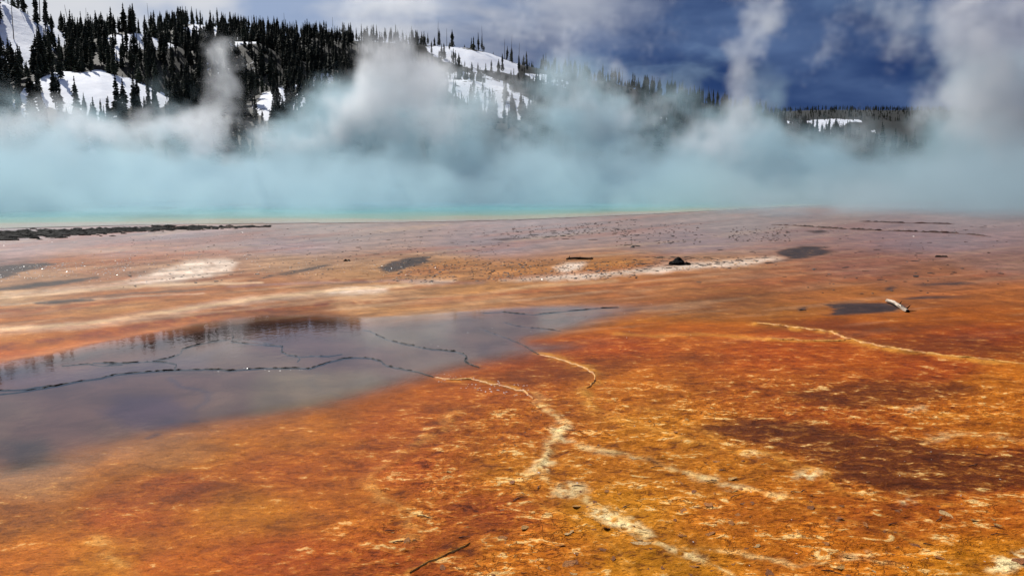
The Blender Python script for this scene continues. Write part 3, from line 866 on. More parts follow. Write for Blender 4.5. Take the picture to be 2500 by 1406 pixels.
# scatter: choose points on the hill, denser where the forest is closed
cell_u, cell_v = HU.ravel(), HV.ravel()
th_w = (HX ** 2 + HY ** 2) ** 0.5
cand = []
area = np.gradient(hr)[:, None] * (th_w * (hth[1] - hth[0]))
dens = HF ** 1.3 * 0.046 * area
dens = dens * np.where(HU > 850, 0.9, 2.2)
dens = dens * np.where(HV > 330, 0.4, 1.0)
dens[:6, :] = 0
dens[th_w > 520] = 0
cnt = rng.poisson(np.clip(dens, 0, 3))
ii, jj = np.nonzero(cnt)
for i, j in zip(ii, jj):
    for _ in range(cnt[i, j]):
        i1, j1 = min(i + 1, nr if False else HX.shape[0] - 1), min(j + 1, HX.shape[1] - 1)
        fx, fy = rng.random(), rng.random()
        p = [(A[i, j] * (1 - fx) + A[i1, j] * fx) * (1 - fy) + (A[i, j1] * (1 - fx) + A[i1, j1] * fx) * fy for A in (HX, HY, HZ)]
        cand.append(p)
cand = np.array(cand)
cu, cv_ = project(cand[:, 0], cand[:, 1], cand[:, 2])
keep = (cu > -260) & (cu < 2760) & (cv_ < 425)
cand, cu, cv_ = cand[keep], cu[keep], cv_[keep]
dist = np.hypot(cand[:, 0], cand[:, 1])
size = (0.42 + 0.62 * rng.random(len(cand)) ** 0.8) * np.where(rng.random(len(cand)) < .15, .55, 1.0)
size *= np.where(dist > R2 + 25, 0.88, 1.0)
# visible ones: those whose top clears every crest in front of them
tops = cand[:, 2] + size * 10
th_c = np.arctan2(cand[:, 0], cand[:, 1])
vis = np.ones(len(cand))
for L, R in ((L1, R1), (L2, R2), (L3, R3)):
    zc = crest(L, R, th_c)
    line = CAM_H + (zc - CAM_H) / R * dist
    frac = np.clip((tops - np.maximum(line, cand[:, 2])) / (tops - cand[:, 2]), 0, 1)
    vis = np.where(dist > R + 4, np.minimum(vis, frac), vis)
seen = vis > 0.08
clear = np.where(cu < 760, 300, np.where(cu < 1060, 110, np.where(cu < 1420, 280, np.where(cu < 1760, 270, 0))))
clear = np.where(cu < 330, 265, clear)
HAPP = size * 10 * F_PX / dist * vis * np.clip((clear + 40 - cv_) / 60, 0, 1) * ((cu > -20) & (cu < 2500))
order = np.argsort(-HAPP)
individual = set(order[:285].tolist())


def pine_label(u, v):
    if v < 110 and u < 215: return 'dark pine on the steep snowy slope in the top corner', 'pines on the steep corner slope'
    if u < 430 and v > 172: return 'dark green pine on the rounded low snow dome, its foot fading into steam', 'pines on the low snow dome'
    if u < 215: return 'tall dark pine between the corner slope and the low snow dome', 'pines between corner slope and snow dome'
    if u < 445 and v < 172: return 'dark pine on or below the middle snowy knoll under the skyline', 'pines on the middle knoll'
    if u < 860 and v < 128: return 'small black pine on the wooded ridge line before the big plume', 'pines on the wooded ridge line'
    if u < 620: return 'black pine in the closed forest below the ridge, behind the thin steam wisp', 'pines in the closed forest'
    if u < 860: return 'dark pine among broken snow patches just before the big billowing plume', 'pines among the broken snow patches'
    if u < 1290 and v < 172: return 'small pine on the bright open snow field under the sloping skyline', 'pines on the open snow field'
    if u < 1420: return 'hazy grey pine on the snowy slope behind the middle of the steam bank', 'pines on the hazy middle slope'
    return 'small pine on the ridge descending toward the tall narrow steam column', 'pines on the descending ridge'


allV, allF, allT, tF, ofs, tofs = [], [], [], [], 0, 0
for i in range(len(cand)):
    if not seen[i] and i not in individual:
        continue
    k = int(rng.integers(0, len(PINES)))
    s = size[i]; wscale = s * rng.uniform(.85, 1.25); rz = rng.uniform(0, 6.28)
    if i in individual:
        e = empty('pine_tree', cand[i])
        e.rotation_euler = (rng.uniform(-.03, .03), rng.uniform(-.03, .03), rz)
        e.scale = (wscale, wscale, s)
        for me, nm in zip(pine_meshes[k], ('crown', 'trunk')):
            o = bpy.data.objects.new(nm, me); COL.objects.link(o); o.parent = e
        lb, gr = pine_label(cu[i], cv_[i])
        look = ('tall ' if s > 0.98 else 'stunted ' if s < 0.5 else 'medium-sized ' if s > .75 else 'short ') + ('slender ' if k in (3, 5) else 'broad ' if k == 2 else '')
        lb = look + lb.replace('tall ', '').replace('small ', '')
        tag(e, lb, 'pine tree', gr)
    else:
        (cvs, cfs), (tv, tf) = PINES[k]
        c_, s_ = math.cos(rz), math.sin(rz)
        M = np.array([[c_ * wscale, -s_ * wscale, 0], [s_ * wscale, c_ * wscale, 0], [0, 0, s]])
        allV.append(cvs @ M.T + cand[i]); allF.append(cfs + ofs); ofs += len(cvs)
print('pines', len(cand), 'in mass', len(allV))
mass = mesh_obj('pine_forest', np.concatenate(allV), np.concatenate(allF), m_needle)
tag(mass, 'dense dark pine forest covering the snowy hillside', None, None, 'stuff')

# tiny far trees along the plateau top
fv_, ff_, ofs = [], [], 0
for i in range(900):
    t = rng.uniform(0.28, 0.62)
    r_ = rng.uniform(1500, 1620)
    zt = float(CAM_H + (431 - (np.interp(1250 + F_PX * math.tan(t) / CP, [1300, 1700, 1850, 1900, 2000, 2100, 2290, 2500, 2900], [420, 330, 290, 282, 281, 284, 290, 300, 330]) + 3)) / F_PX * 1600)
    zz = -10 + (zt + 10) * float(sstep(1250, 1600, r_))
    (cvs, cfs), _t = PINES[i % 6]
    s = rng.uniform(.5, 1.0)
    fv_.append(cvs * s + (r_ * math.sin(t), r_ * math.cos(t), zz)); ff_.append(cfs + ofs); ofs += len(cvs)
fm = mesh_obj('plateau_forest', np.concatenate(fv_), np.concatenate(ff_), m_needle)
tag(fm, 'thin line of far pines along the plateau top', None, None, 'stuff')

# bare snags on the skyline: (photo u, v of the foot, height in photo px, distance)
SNAGS = [(24, 40, 75, R2 + 4), (38, 150, 120, R1 + 60), (45, 30, 62, R2), (98, 62, 75, R2), (112, 120, 70, R2 - 20), (168, 56, 34, R3), (213, 88, 52, R3), (305, 90, 42, R3), (367, 88, 62, R3), (378, 88, 46, R3), (545, 74, 36, R3), (568, 78, 36, R3),
         (616, 84, 38, R3), (682, 92, 40, R3), (697, 92, 50, R3), (716, 94, 36, R3), (738, 94, 34, R3), (815, 102, 50, R3), (836, 104, 40, R3), (1068, 116, 54, R3), (1091, 118, 42, R3), (1179, 130, 56, R3), (1232, 148, 46, R3), (1247, 154, 58, R3),
         (1245, 178, 36, R3 - 20), (1266, 160, 48, R3), (1388, 192, 62, R3), (1408, 194, 44, R3), (1504, 210, 40, R3), (1519, 212, 36, R3), (1571, 226, 38, R3), (1606, 234, 40, R3), (1640, 240, 58, R3), (1668, 246, 40, R3), (1717, 252, 36, R3), (1728, 256, 40, R3), (1735, 258, 36, R3)]
snag_count = {}
ORD = 'first second third fourth fifth sixth seventh eighth ninth tenth eleventh twelfth thirteenth'.split()
for i, (u, v, hp, dd) in enumerate(sorted(SNAGS)):
    foot = at(u, v + 4, dd)
    hgt = hp * dd / F_PX * 1.15
    r = random.Random(100 + i)
    lean = r.uniform(-.05, .05) if u != 168 else -0.16
    e = empty('dead_tree_snag', (foot.x, foot.y, foot.z - 1.0))
    V, Fc = tube([(0, 0, 0), (lean * hgt * .5, 0, hgt * .55), (lean * hgt, 0, hgt + 1.0)], [0.17, 0.13, 0.05], 5)
    mesh_obj('trunk', V, Fc, m_snag, e)
    for b_ in range(r.randint(2, 5)):
        z = hgt * r.uniform(.45, .92); L = r.uniform(.4, 1.0); az = r.uniform(0, 6.28)
        V, Fc = tube([(lean * z, 0, z), (lean * z + L * math.cos(az), L * math.sin(az), z + r.uniform(-.1, .35))], [0.05, 0.025], 4)
        mesh_obj('branch', V, Fc, m_snag, e)
    if u < 215: lb, gr = 'bare dead trunk standing among pines on the steep corner slope', 'snags on the corner slope'
    elif u < 450: lb, gr = 'bare dead trunk rising above the pines behind the middle knoll', 'snags behind the middle knoll'
    elif u < 860: lb, gr = 'bare dead trunk above the wooded ridge line', 'snags on the wooded ridge'
    elif u < 1300: lb, gr = 'bare dead trunk beside the open snow field skyline', 'snags by the open snow field'
    else: lb, gr = 'bare dead trunk on the ridge descending toward narrow steam column', 'snags on the descending ridge'
    nth_ = snag_count[gr] = snag_count.get(gr, 0) + 1
    tag(e, f'{ORD[nth_ - 1]} from the left: ' + lb, 'dead tree', gr)

# ------------------------------------------------------------------ steam over the spring
# each puff: photo u, v of its centre, distance, radii (across, deep, tall) in metres, strength
def puff(u, v, dist, rx, ry, rz, k, tilt=0.0):
    c_ = at(u, v, dist)
    return (c_.x, c_.y, c_.z, rx, ry, rz, k, tilt)


def steam(name, label, bounds, res, puffs, warp, colour, density, erode, layer=None, aniso=0.2, absorb=None):
    m = bpy.data.materials.new(name + '_vapour'); m.use_nodes = True
    m.node_tree.nodes.clear()
    hm = NT(m.node_tree)
    om = hm.n('ShaderNodeOutputMaterial')
    pv = hm.n('ShaderNodeVolumePrincipled')
    pv.inputs['Color'].default_value = (*colour, 1)
    pv.inputs['Density'].default_value = density
    pv.inputs['Density Attribute'].default_value = 'density'
    pv.inputs['Anisotropy'].default_value = aniso
    m.node_tree.links.new(pv.outputs[0], om.inputs['Volume'])
    tree = bpy.data.node_groups.new(name + '_cloud', 'GeometryNodeTree')
    tree.interface.new_socket('Geometry', in_out='INPUT', socket_type='NodeSocketGeometry')
    tree.interface.new_socket('Geometry', in_out='OUTPUT', socket_type='NodeSocketGeometry')
    g = NT(tree)
    gout = g.n('NodeGroupOutput')
    p = g.n('GeometryNodeInputPosition').outputs[0]
    nb = g.vec('SUBTRACT', g.noise(p, 1 / warp[0], 3, 0.6, out='Color'), (0.5, 0.5, 0.5))
    ns = g.vec('SUBTRACT', g.noise(p, 1 / warp[2], 4, 0.6, out='Color'), (0.5, 0.5, 0.5))
    q = g.vec('ADD', p, g.vec('ADD', g.vec('SCALE', nb, scale=warp[1]), g.vec('SCALE', ns, scale=warp[3])))
    total = None
    for (x, y, z, rx, ry, rz, k, tilt) in puffs:
        dq = g.vec('SUBTRACT', q, (x, y, z))
        if tilt:
            sp = g.n('ShaderNodeSeparateXYZ'); g.put(sp.inputs[0], dq)
            cb = g.n('ShaderNodeCombineXYZ')
            g.put(cb.inputs[0], g.math('MULTIPLY_ADD', sp.outputs[2], -tilt, sp.outputs[0]))
            g.put(cb.inputs[1], sp.outputs[1]); g.put(cb.inputs[2], sp.outputs[2])
            dq = cb.outputs[0]
        L = g.vec('LENGTH', g.vec('MULTIPLY', dq, (1 / rx, 1 / ry, 1 / rz)))
        f = g.ramp(L, 0.15, 1.0, k, 0.0)
        total = f if total is None else g.math('ADD', total, f)
    sp = g.n('ShaderNodeSeparateXYZ'); g.put(sp.inputs[0], q)
    sp0 = g.n('ShaderNodeSeparateXYZ'); g.put(sp0.inputs[0], p)
    if layer:
        (h0, h1, r0, r1, k) = layer
        ra = g.vec('LENGTH', g.vec('MULTIPLY', q, (1, 1, 0)))
        hz = g.ramp(sp.outputs[2], h0, h1, k, 0.0)
        L = g.math('MULTIPLY', hz, g.ramp(ra, r0, r1))
        total = L if total is None else g.math('ADD', total, L)
    fine = g.ramp(g.noise(q, 1 / warp[4], 5, 0.62, dist=1.2), 0.30, 0.70)
    curl = g.ramp(g.noise(p, 1 / warp[5], 4, 0.65, dist=1.8), 0.32, 0.68)
    d_ = g.math('SUBTRACT', total, g.math('ADD', g.math('MULTIPLY', fine, erode), g.math('MULTIPLY', curl, erode * 0.55)))
    d_ = g.math('MULTIPLY', d_, 1.5)
    d_ = g.math('MULTIPLY', d_, g.ramp(sp0.outputs[2], bounds[1][2] - 6, bounds[1][2] - 0.5, 1.0, 0.0))
    for ax, e0, e1 in ((0, bounds[0][0], bounds[1][0]), (1, bounds[0][1], bounds[1][1])):
        d_ = g.math('MULTIPLY', d_, g.ramp(sp0.outputs[ax], e0, e0 + 8, 0.0, 1.0))
        d_ = g.math('MULTIPLY', d_, g.ramp(sp0.outputs[ax], e1 - 8, e1, 1.0, 0.0))
    d_ = g.math('MINIMUM', g.math('MAXIMUM', d_, 0.0), 1.6)
    vc = g.n('GeometryNodeVolumeCube')
    g.put(vc.inputs['Density'], d_)
    vc.inputs['Background'].default_value = 0.0
    vc.inputs['Min'].default_value = bounds[0]; vc.inputs['Max'].default_value = bounds[1]
    for nm, k in zip(('Resolution X', 'Resolution Y', 'Resolution Z'), res): vc.inputs[nm].default_value = k
    sm = g.n('GeometryNodeSetMaterial'); sm.inputs['Material'].default_value = m
    tree.links.new(vc.outputs[0], sm.inputs[0]); tree.links.new(sm.outputs[0], gout.inputs[0])
    vd = bpy.data.volumes.new(name)
    vd.materials.append(m)
    o = bpy.data.objects.new(name, vd)
    COL.objects.link(o)
    md = o.modifiers.new('cloud', 'NODES'); md.node_group = tree
    tag(o, label, None, None, 'stuff')
    return o


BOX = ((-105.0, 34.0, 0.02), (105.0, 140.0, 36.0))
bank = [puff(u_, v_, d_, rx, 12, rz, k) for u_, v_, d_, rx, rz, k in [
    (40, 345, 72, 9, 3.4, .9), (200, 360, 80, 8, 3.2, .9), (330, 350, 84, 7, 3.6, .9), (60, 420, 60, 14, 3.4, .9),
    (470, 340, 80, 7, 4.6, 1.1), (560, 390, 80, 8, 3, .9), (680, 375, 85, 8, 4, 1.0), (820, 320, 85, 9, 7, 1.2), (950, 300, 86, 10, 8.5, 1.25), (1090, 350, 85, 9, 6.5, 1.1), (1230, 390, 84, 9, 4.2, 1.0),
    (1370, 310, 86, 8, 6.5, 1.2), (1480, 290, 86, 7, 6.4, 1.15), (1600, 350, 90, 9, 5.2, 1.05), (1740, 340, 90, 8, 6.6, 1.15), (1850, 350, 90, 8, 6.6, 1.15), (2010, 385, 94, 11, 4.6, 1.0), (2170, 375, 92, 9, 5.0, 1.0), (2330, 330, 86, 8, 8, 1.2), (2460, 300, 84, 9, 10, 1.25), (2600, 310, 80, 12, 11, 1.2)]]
steam('steam_bank', 'low bank of pale steam tinted blue green for pool light, lying on the hot spring', BOX[0:1] + ((105.0, 140.0, 16.0),), (330, 170, 40), bank,
      (12, 24, 4.5, 8, 5.0, 2.2), (0.58, 0.745, 0.815), 0.125, 0.80, layer=(0.3, 5.2, 34, 64, 1.35), aniso=0.42)  # blue green of the pool's bounce light put into the steam colour
plumes = [
    # thin wisp on the left
    puff(450, 330, 72, 5.0, 4, 3.2, 1.0), puff(485, 280, 70, 3.8, 3, 3.2, 1.1), puff(525, 215, 70, 2.8, 2.6, 3.2, 1.1), puff(548, 168, 70, 2.0, 2, 2.4, .9), puff(400, 300, 72, 3.5, 3, 2.5, .7),
    puff(120, 335, 74, 7, 4, 2.6, .7), puff(280, 340, 74, 6, 4, 2.6, .7), puff(230, 275, 76, 4, 3, 2.2, .45),
    puff(60, 300, 74, 5, 4, 3.0, .85), puff(330, 290, 74, 4, 3, 3.4, .8), puff(160, 360, 70, 6, 4, 2.6, .9), puff(620, 300, 78, 3, 3, 3.4, .7), puff(690, 240, 79, 2.6, 3, 3.4, .6), puff(1150, 300, 84, 5, 4, 4.4, .85), puff(1360, 220, 86, 4, 4, 4, .75),
    # big billow
    puff(930, 280, 80, 7.5, 7, 6.5, 1.05), puff(990, 190, 80, 5.5, 5, 4.4, 1.0), puff(880, 200, 80, 4.4, 4.5, 4.4, 1.1), puff(940, 130, 80, 4.4, 4, 3.0, 1.1), puff(820, 260, 80, 3.6, 4, 4, 1.0), puff(1070, 260, 80, 4.6, 4.5, 5.4, .85),
    puff(1080, 170, 81, 3.4, 3.6, 3.6, .8), puff(770, 320, 80, 4, 4, 3.4, .9), puff(1100, 340, 82, 7, 5, 4, .9), puff(930, 50, 82, 6, 6, 4.2, .72), puff(870, -30, 82, 7, 6, 4.4, .7), puff(1010, -10, 82, 5, 5, 4, .6), puff(700, 350, 80, 4, 4, 3, .8),
    # haze drifting over the middle slope
    puff(1180, 230, 88, 5.5, 5, 7, .62), puff(1280, 280, 88, 6, 5, 6, .7), puff(1430, 280, 85, 6, 5, 4.4, 1.1), puff(1520, 300, 85, 5, 5, 3.6, 1.0), puff(1250, 60, 85, 4, 4, 5.4, .70), puff(1330, 120, 85, 5, 4, 5, .58), puff(1430, 60, 85, 6, 4, 5, .56), puff(1500, 170, 85, 8, 4, 4, .62), puff(1600, 260, 86, 6, 4, 4, .75), puff(1620, 60, 84, 5, 4, 5, .5),
    # narrow column leaning to the right
    puff(1790, 330, 78, 4.6, 4, 4.4, 1.2), puff(1835, 240, 78, 3.8, 3.4, 4.2, 1.15), puff(1815, 160, 78, 3.2, 3, 3.8, 1.15), puff(1860, 90, 78, 3.2, 3, 3.6, 1.15), puff(1880, 20, 78, 3.6, 3, 3.8, 1.05), puff(1910, -60, 78, 4.2, 3.4, 4, .95), puff(1700, 345, 80, 4, 4, 3.6, 1.0), puff(1930, 320, 80, 4, 4, 4, .8), puff(1760, 100, 79, 2.4, 2.4, 3, .7),
    # wide veil at the right edge
    puff(2430, 330, 75, 7, 6, 6, 1.3), puff(2380, 220, 76, 4.6, 5, 5, 1.05), puff(2430, 120, 76, 4.6, 5, 5, .95), puff(2370, 30, 76, 5, 5, 5, .85), puff(2570, 220, 76, 6, 6, 10, 1.0), puff(2290, 270, 78, 3.0, 3, 4.4, 1.0), puff(2160, 50, 80, 6, 4, 4, .66), puff(2020, 110, 82, 5, 4, 5, .64), puff(2120, 330, 82, 6, 4, 3.4, .8), puff(2470, -60, 76, 8, 6, 6, .85), puff(2250, 120, 80, 4, 4, 4, .6)]
steam('steam_plumes', 'billowing white steam plumes rising from the hot spring', ((-66.0, 52.0, 0.5), (72.0, 104.0, 27.0)), (330, 124, 64), plumes,
      (8, 12, 2.8, 5.0, 3.4, 1.5), (0.95, 0.96, 0.985), 0.20, 0.74, aniso=0.42)

# ------------------------------------------------------------------ mineral ridges (raised cracks) crossing the shallow pool and the mats
m_dark = plain_mat('dark_wet_crust', lin((10, 9, 11)), lin((30, 26, 26)), 14, 0.7, 0.012, 40, 0.25)
m_gold = plain_mat('golden_crust', lin((176, 104, 32)), lin((226, 166, 78)), 9, 0.5, 0.01, 40, 0.4)
m_rim = plain_mat('red_brown_crust', lin((38, 22, 20)), lin((78, 48, 38)), 9, 0.7, 0.01, 40, 0.3)
m_white = plain_mat('white_grain_and_glint', lin((216, 208, 196)), lin((250, 246, 238)), 30, 0.18, spec=0.6)


def ridge(name, label, pts, width, height, mat, seed, category='mineral ridge', group=None, gaps=0.0):
    """A thin raised, broken lip of mineral crust following a line on the ground."""
    r = random.Random(seed)
    P = [ground_at(*p) for p in pts]
    line = []
    for i in range(len(P) - 1):
        L = (P[i + 1] - P[i]).length
        n = max(2, int(L / max(0.035, width * 1.2)))
        for k in range(n):
            line.append(P[i].lerp(P[i + 1], k / n))
    line.append(P[-1])
    n = len(line)
    jit = 0.0
    out = []
    for i, p in enumerate(line):
        d_ = (line[min(i + 1, n - 1)] - line[max(i - 1, 0)]).normalized()
        s = Vector((-d_.y, d_.x, 0))
        jit = jit * 0.8 + r.gauss(0, width * 0.45)
        t = i / max(1, n - 1)
        end = min(1.0, min(t, 1 - t) * 9 + 0.12)
        hh = height * end * r.uniform(0.45, 1.25)
        if gaps and math.sin(i * 0.37 + seed) + r.uniform(-.6, .6) > 1.2 - gaps * 2: hh *= 0.12
        ww = width * (0.5 + 0.5 * end) * r.uniform(0.6, 1.35)
        out.append((p + s * jit, s, d_, ww, hh))
    zs = ground_z_many([(o[0].x, o[0].y) for o in out])
    V, Fc = [], []
    for (p, s, d_, ww, hh), z in zip(out, zs):
        zb = z - 0.012
        for a_, b_ in ((-1.0, 0.0), (-0.55, hh * 0.75), (0.1, hh + 0.012), (0.6, hh * 0.6), (1.0, 0.0)):
            q = p + s * (a_ * ww * r.uniform(.8, 1.2))
            V.append((q.x, q.y, zb + 0.009 + b_ + (0.0 if b_ else -0.013)))
    for i in range(n - 1):
        for j in range(4):
            a_ = i * 5 + j
            Fc.append((a_, a_ + 1, a_ + 6, a_ + 5))
    o = mesh_obj(name, V, Fc, mat, smooth=True)
    return tag(o, label, category, group)


RIDGES = [
    ('long dark mineral ridge winding across the whole shallow grey pool', [(-60, 968), (0, 962), (40, 958), (110, 947), (180, 933), (250, 922), (280, 914), (340, 909), (400, 905), (445, 903), (540, 901), (560, 904), (640, 899), (720, 898), (752, 900), (780, 892), (812, 882), (840, 875), (870, 873), (905, 875), (930, 882), (942, 892), (990, 903), (1020, 908), (1060, 920)], .011, .017, m_dark, 0),
    ('short dark ridge forking off the long ridge and reaching along calm grey water', [(225, 886), (310, 886), (360, 882), (405, 884), (430, 889), (428, 900), (445, 904)], .010, .014, m_dark, .1),
    ('thin dark ridge climbing from the fork toward the pine reflections', [(370, 880), (410, 875), (440, 864), (445, 852), (470, 844), (510, 835), (560, 828)], .011, .015, m_dark, .1),
    ('crooked brown ridge looping below the dark far shore of the grey pool', [(565, 815), (570, 822), (565, 835), (600, 838), (650, 842), (690, 845), (685, 858), (700, 866), (735, 870), (760, 868), (800, 869), (835, 863)], .012, .014, m_dark, .25),
    ('thick black ridge slanting down through the narrow arm of the grey pool', [(885, 805), (905, 808), (925, 820), (950, 830), (1000, 842), (1050, 852), (1110, 857), (1130, 864), (1140, 870), (1135, 880), (1160, 893), (1172, 897)], .013, .018, m_dark, .1),
    ('faint short ridge beside the long ridge at the edge of the picture', [(-40, 955), (0, 953), (60, 950), (100, 943), (150, 940)], .009, .012, m_dark, .2),
    ('faint brown ridge near the end of the grey pool, meeting the orange mat', [(1170, 800), (1230, 822), (1265, 835), (1290, 850), (1315, 866)], .010, .012, m_rim, .2),
    ('barely raised brown ridge in the last tip of the grey pool', [(1230, 785), (1260, 795), (1320, 802), (1370, 808)], .010, .011, m_rim, .2),
    ('tangled short brown ridge below the black far shore of the grey pool', [(568, 830), (590, 826), (615, 832), (640, 836), (662, 838)], .022, .010, m_rim, .35),
    ('hair-thin dark ridge above the fork near calm reflections', [(150, 893), (215, 888), (250, 892), (300, 889)], .007, .009, m_dark, .3),
    ('short spur ridge hanging below the crooked brown ridge', [(728, 869), (733, 876), (728, 882)], .009, .010, m_dark, .1),
    ('faint black ridge along the upper shore of the narrow pool arm', [(1180, 764), (1230, 762), (1300, 768), (1380, 760), (1470, 752), (1510, 750)], .012, .012, m_dark, .35),
    ('golden beaded ridge where the orange mat leaves the grey pool', [(1062, 921), (1100, 927), (1150, 925), (1200, 937), (1250, 948), (1285, 957), (1300, 975)], .014, .010, m_gold, .1),
    ('golden ridge curving from the pool end into the mottled orange mat', [(1320, 867), (1380, 884), (1430, 900), (1450, 916), (1452, 930), (1430, 950)], .014, .008, m_gold, .2),
    ('golden ridge running along the lower side of the dark red mat', [(1850, 790), (1930, 800), (2030, 812), (2060, 828), (2150, 848), (2230, 862), (2300, 870), (2400, 878), (2520, 894)], .024, .012, m_gold, .2),
    ('short golden ridge above the golden ridge of the dark red mat', [(1885, 828), (1960, 833), (2030, 834), (2085, 832)], .018, .008, m_gold, .3),
    ('long dark rim with glints crossing the lilac flat beyond the slate puddle', [(1885, 549), (1960, 553), (2040, 558), (2100, 561), (2200, 565), (2260, 567), (2330, 570), (2420, 578)], .07, .055, m_rim, .2),
    ('thin dark rim at the back of the lilac flat, close to the steam', [(2098, 541), (2150, 543), (2210, 545), (2270, 546), (2330, 548)], .08, .05, m_rim, .2),
    ('thin straight ridge like a buried stick at the bottom of the picture', [(1000, 1400), (1050, 1372), (1100, 1350), (1148, 1328)], .004, .001, m_gold, .1),
]
for i, (lb, pts, wd, hg, mt, gp_) in enumerate(RIDGES):
    ridge('mineral_ridge', lb, pts, wd, hg, mt, 20 + i, gaps=gp_)

# ------------------------------------------------------------------ stones, clods and grains
ICO_V, ICO_F = None, None
import bmesh
def lump_mesh(name, seed, mat, flat=0.55, rough=0.35, sub=2, along=1.0):
    bm = bmesh.new(); bmesh.ops.create_icosphere(bm, subdivisions=sub, radius=1.0)
    from mathutils import noise as mn
    off = Vector((seed * 3.7, seed * 1.3, 5.1))
    for v_ in bm.verts:
        n_ = mn.noise(v_.co * 1.3 + off) * rough * 1.3 + mn.noise(v_.co * 3.1 + off) * rough * 0.7
        v_.co = v_.co * (1 + n_)
        v_.co.z = v_.co.z * flat if v_.co.z > 0 else v_.co.z * flat * 0.4
        v_.co.x *= along
    me = bpy.data.meshes.new(name); bm.to_mesh(me); bm.free()
    me.materials.append(mat)
    return me


m_clod = plain_mat('dark_clod', lin((24, 17, 14)), lin((62, 40, 28)), 6, 0.55, 0.1, 4, 0.4)
m_stone_shade = plain_mat('black_stone_and_shade', lin((5, 5, 6)), lin((20, 18, 18)), 5, 0.8, 0.12, 4, 0.12)  # black of stone and wood; for the ledge, backlit shade put into colour

# a big dark stump-like boulder
g0 = ground_at(1655, 646)
e = empty('boulder', (g0.x, g0.y, 0.0))
o = mesh_obj('main_mass', [], [], None, e); o.data = lump_mesh('main_mass', 3, m_stone_shade, 0.62, 0.42, 3); o.scale = (.17, .17, .24)
o = mesh_obj('low_shoulder', [], [], None, e); o.data = lump_mesh('low_shoulder', 5, m_stone_shade, 0.5, 0.4, 2); o.scale = (.12, .12, .14); o.location = (.2, -.06, 0)
o = mesh_obj('small_lump', [], [], None, e); o.data = lump_mesh('small_lump', 8, m_stone_shade, 0.6, 0.4, 2); o.scale = (.09, .08, .13); o.location = (-.16, -.03, .0)
tag(e, 'black lumpy boulder standing alone on the speckled tan flat', 'boulder')
for lb, u, v, sx, sy, sz, sd_ in [
    ('dark two-lobed clod alone on the lilac flat near the edge of the picture', 2298, 627, .17, .09, .07, 4),
    ('small black clod cluster beside the thin slate streak', 847, 637, .085, .06, .075, 6),
    ('small dark clod just ahead of the dark slate puddle by the pale log', 1961, 757, .055, .05, .02, 9)]:
    p = ground_at(u, v)
    e = empty('clod', (p.x, p.y, ground_z(p.x, p.y)))
    o = mesh_obj('main_lump', [], [], None, e); o.data = lump_mesh('main_lump', sd_, m_stone_shade, .6, .4, 2); o.scale = (sx * .62, sy, sz); o.location.x = -sx * .42
    o = mesh_obj('side_lump', [], [], None, e); o.data = lump_mesh('side_lump', sd_ + 20, m_stone_shade, .6, .4, 2); o.scale = (sx * .5, sy * .8, sz * .8); o.location.x = sx * .5
    tag(e, lb, 'clod')

# clods strewn over the pale crust round the boulder, each one its own
clod_meshes = [lump_mesh('clod', 30 + i, m_clod, .55, .45, 1, 1.35) for i in range(5)]
spots = []
while len(spots) < 95:
    u, v = random.uniform(1560, 1890), random.uniform(626, 662)
    if v > 662 - (u - 1560) * 0.075 and random.random() < .85: continue
    spots.append((u, v, random.uniform(.022, .05), 'dark brown clod on the white crust beside the black boulder', 'clods round the boulder'))
while len(spots) < 150:
    cu_, cv_c = random.choice([(1290, 577), (1345, 580), (1370, 567), (1400, 583), (1430, 560), (1480, 557), (1505, 562), (1530, 573), (1560, 601), (1385, 572), (1640, 590)])
    u, v = random.gauss(cu_, 22), random.gauss(cv_c, 2.2)
    spots.append((u, v, random.uniform(.03, .075), 'small dark clod in the patches between the black log and the spring', 'clods on the lilac flat'))
while len(spots) < 180:
    spots.append((random.uniform(860, 1250), random.uniform(560, 622), random.uniform(.03, .06), 'small dark clod on the lilac flat behind the slate puddle by the crust', 'clods behind the slate puddle'))
while len(spots) < 215:
    spots.append((random.uniform(1700, 2440), random.uniform(545, 700), random.uniform(.025, .06), 'small dark clod on the mauve flat around the far dark rims', 'clods on the mauve flat'))
P = [ground_at(u, v) for u, v, *_ in spots]
Z = ground_z_many([(p.x, p.y) for p in P])
for i, ((u, v, s, lb, gr), p, z) in enumerate(zip(spots, P, Z)):
    o = bpy.data.objects.new('clod', clod_meshes[i % 5]); COL.objects.link(o)
    o.location = (p.x, p.y, z); o.rotation_euler.z = random.gauss(0, .5); o.scale = (s * random.uniform(1, 2.4), s, s * .5)
    tag(o, lb, 'clod', gr)


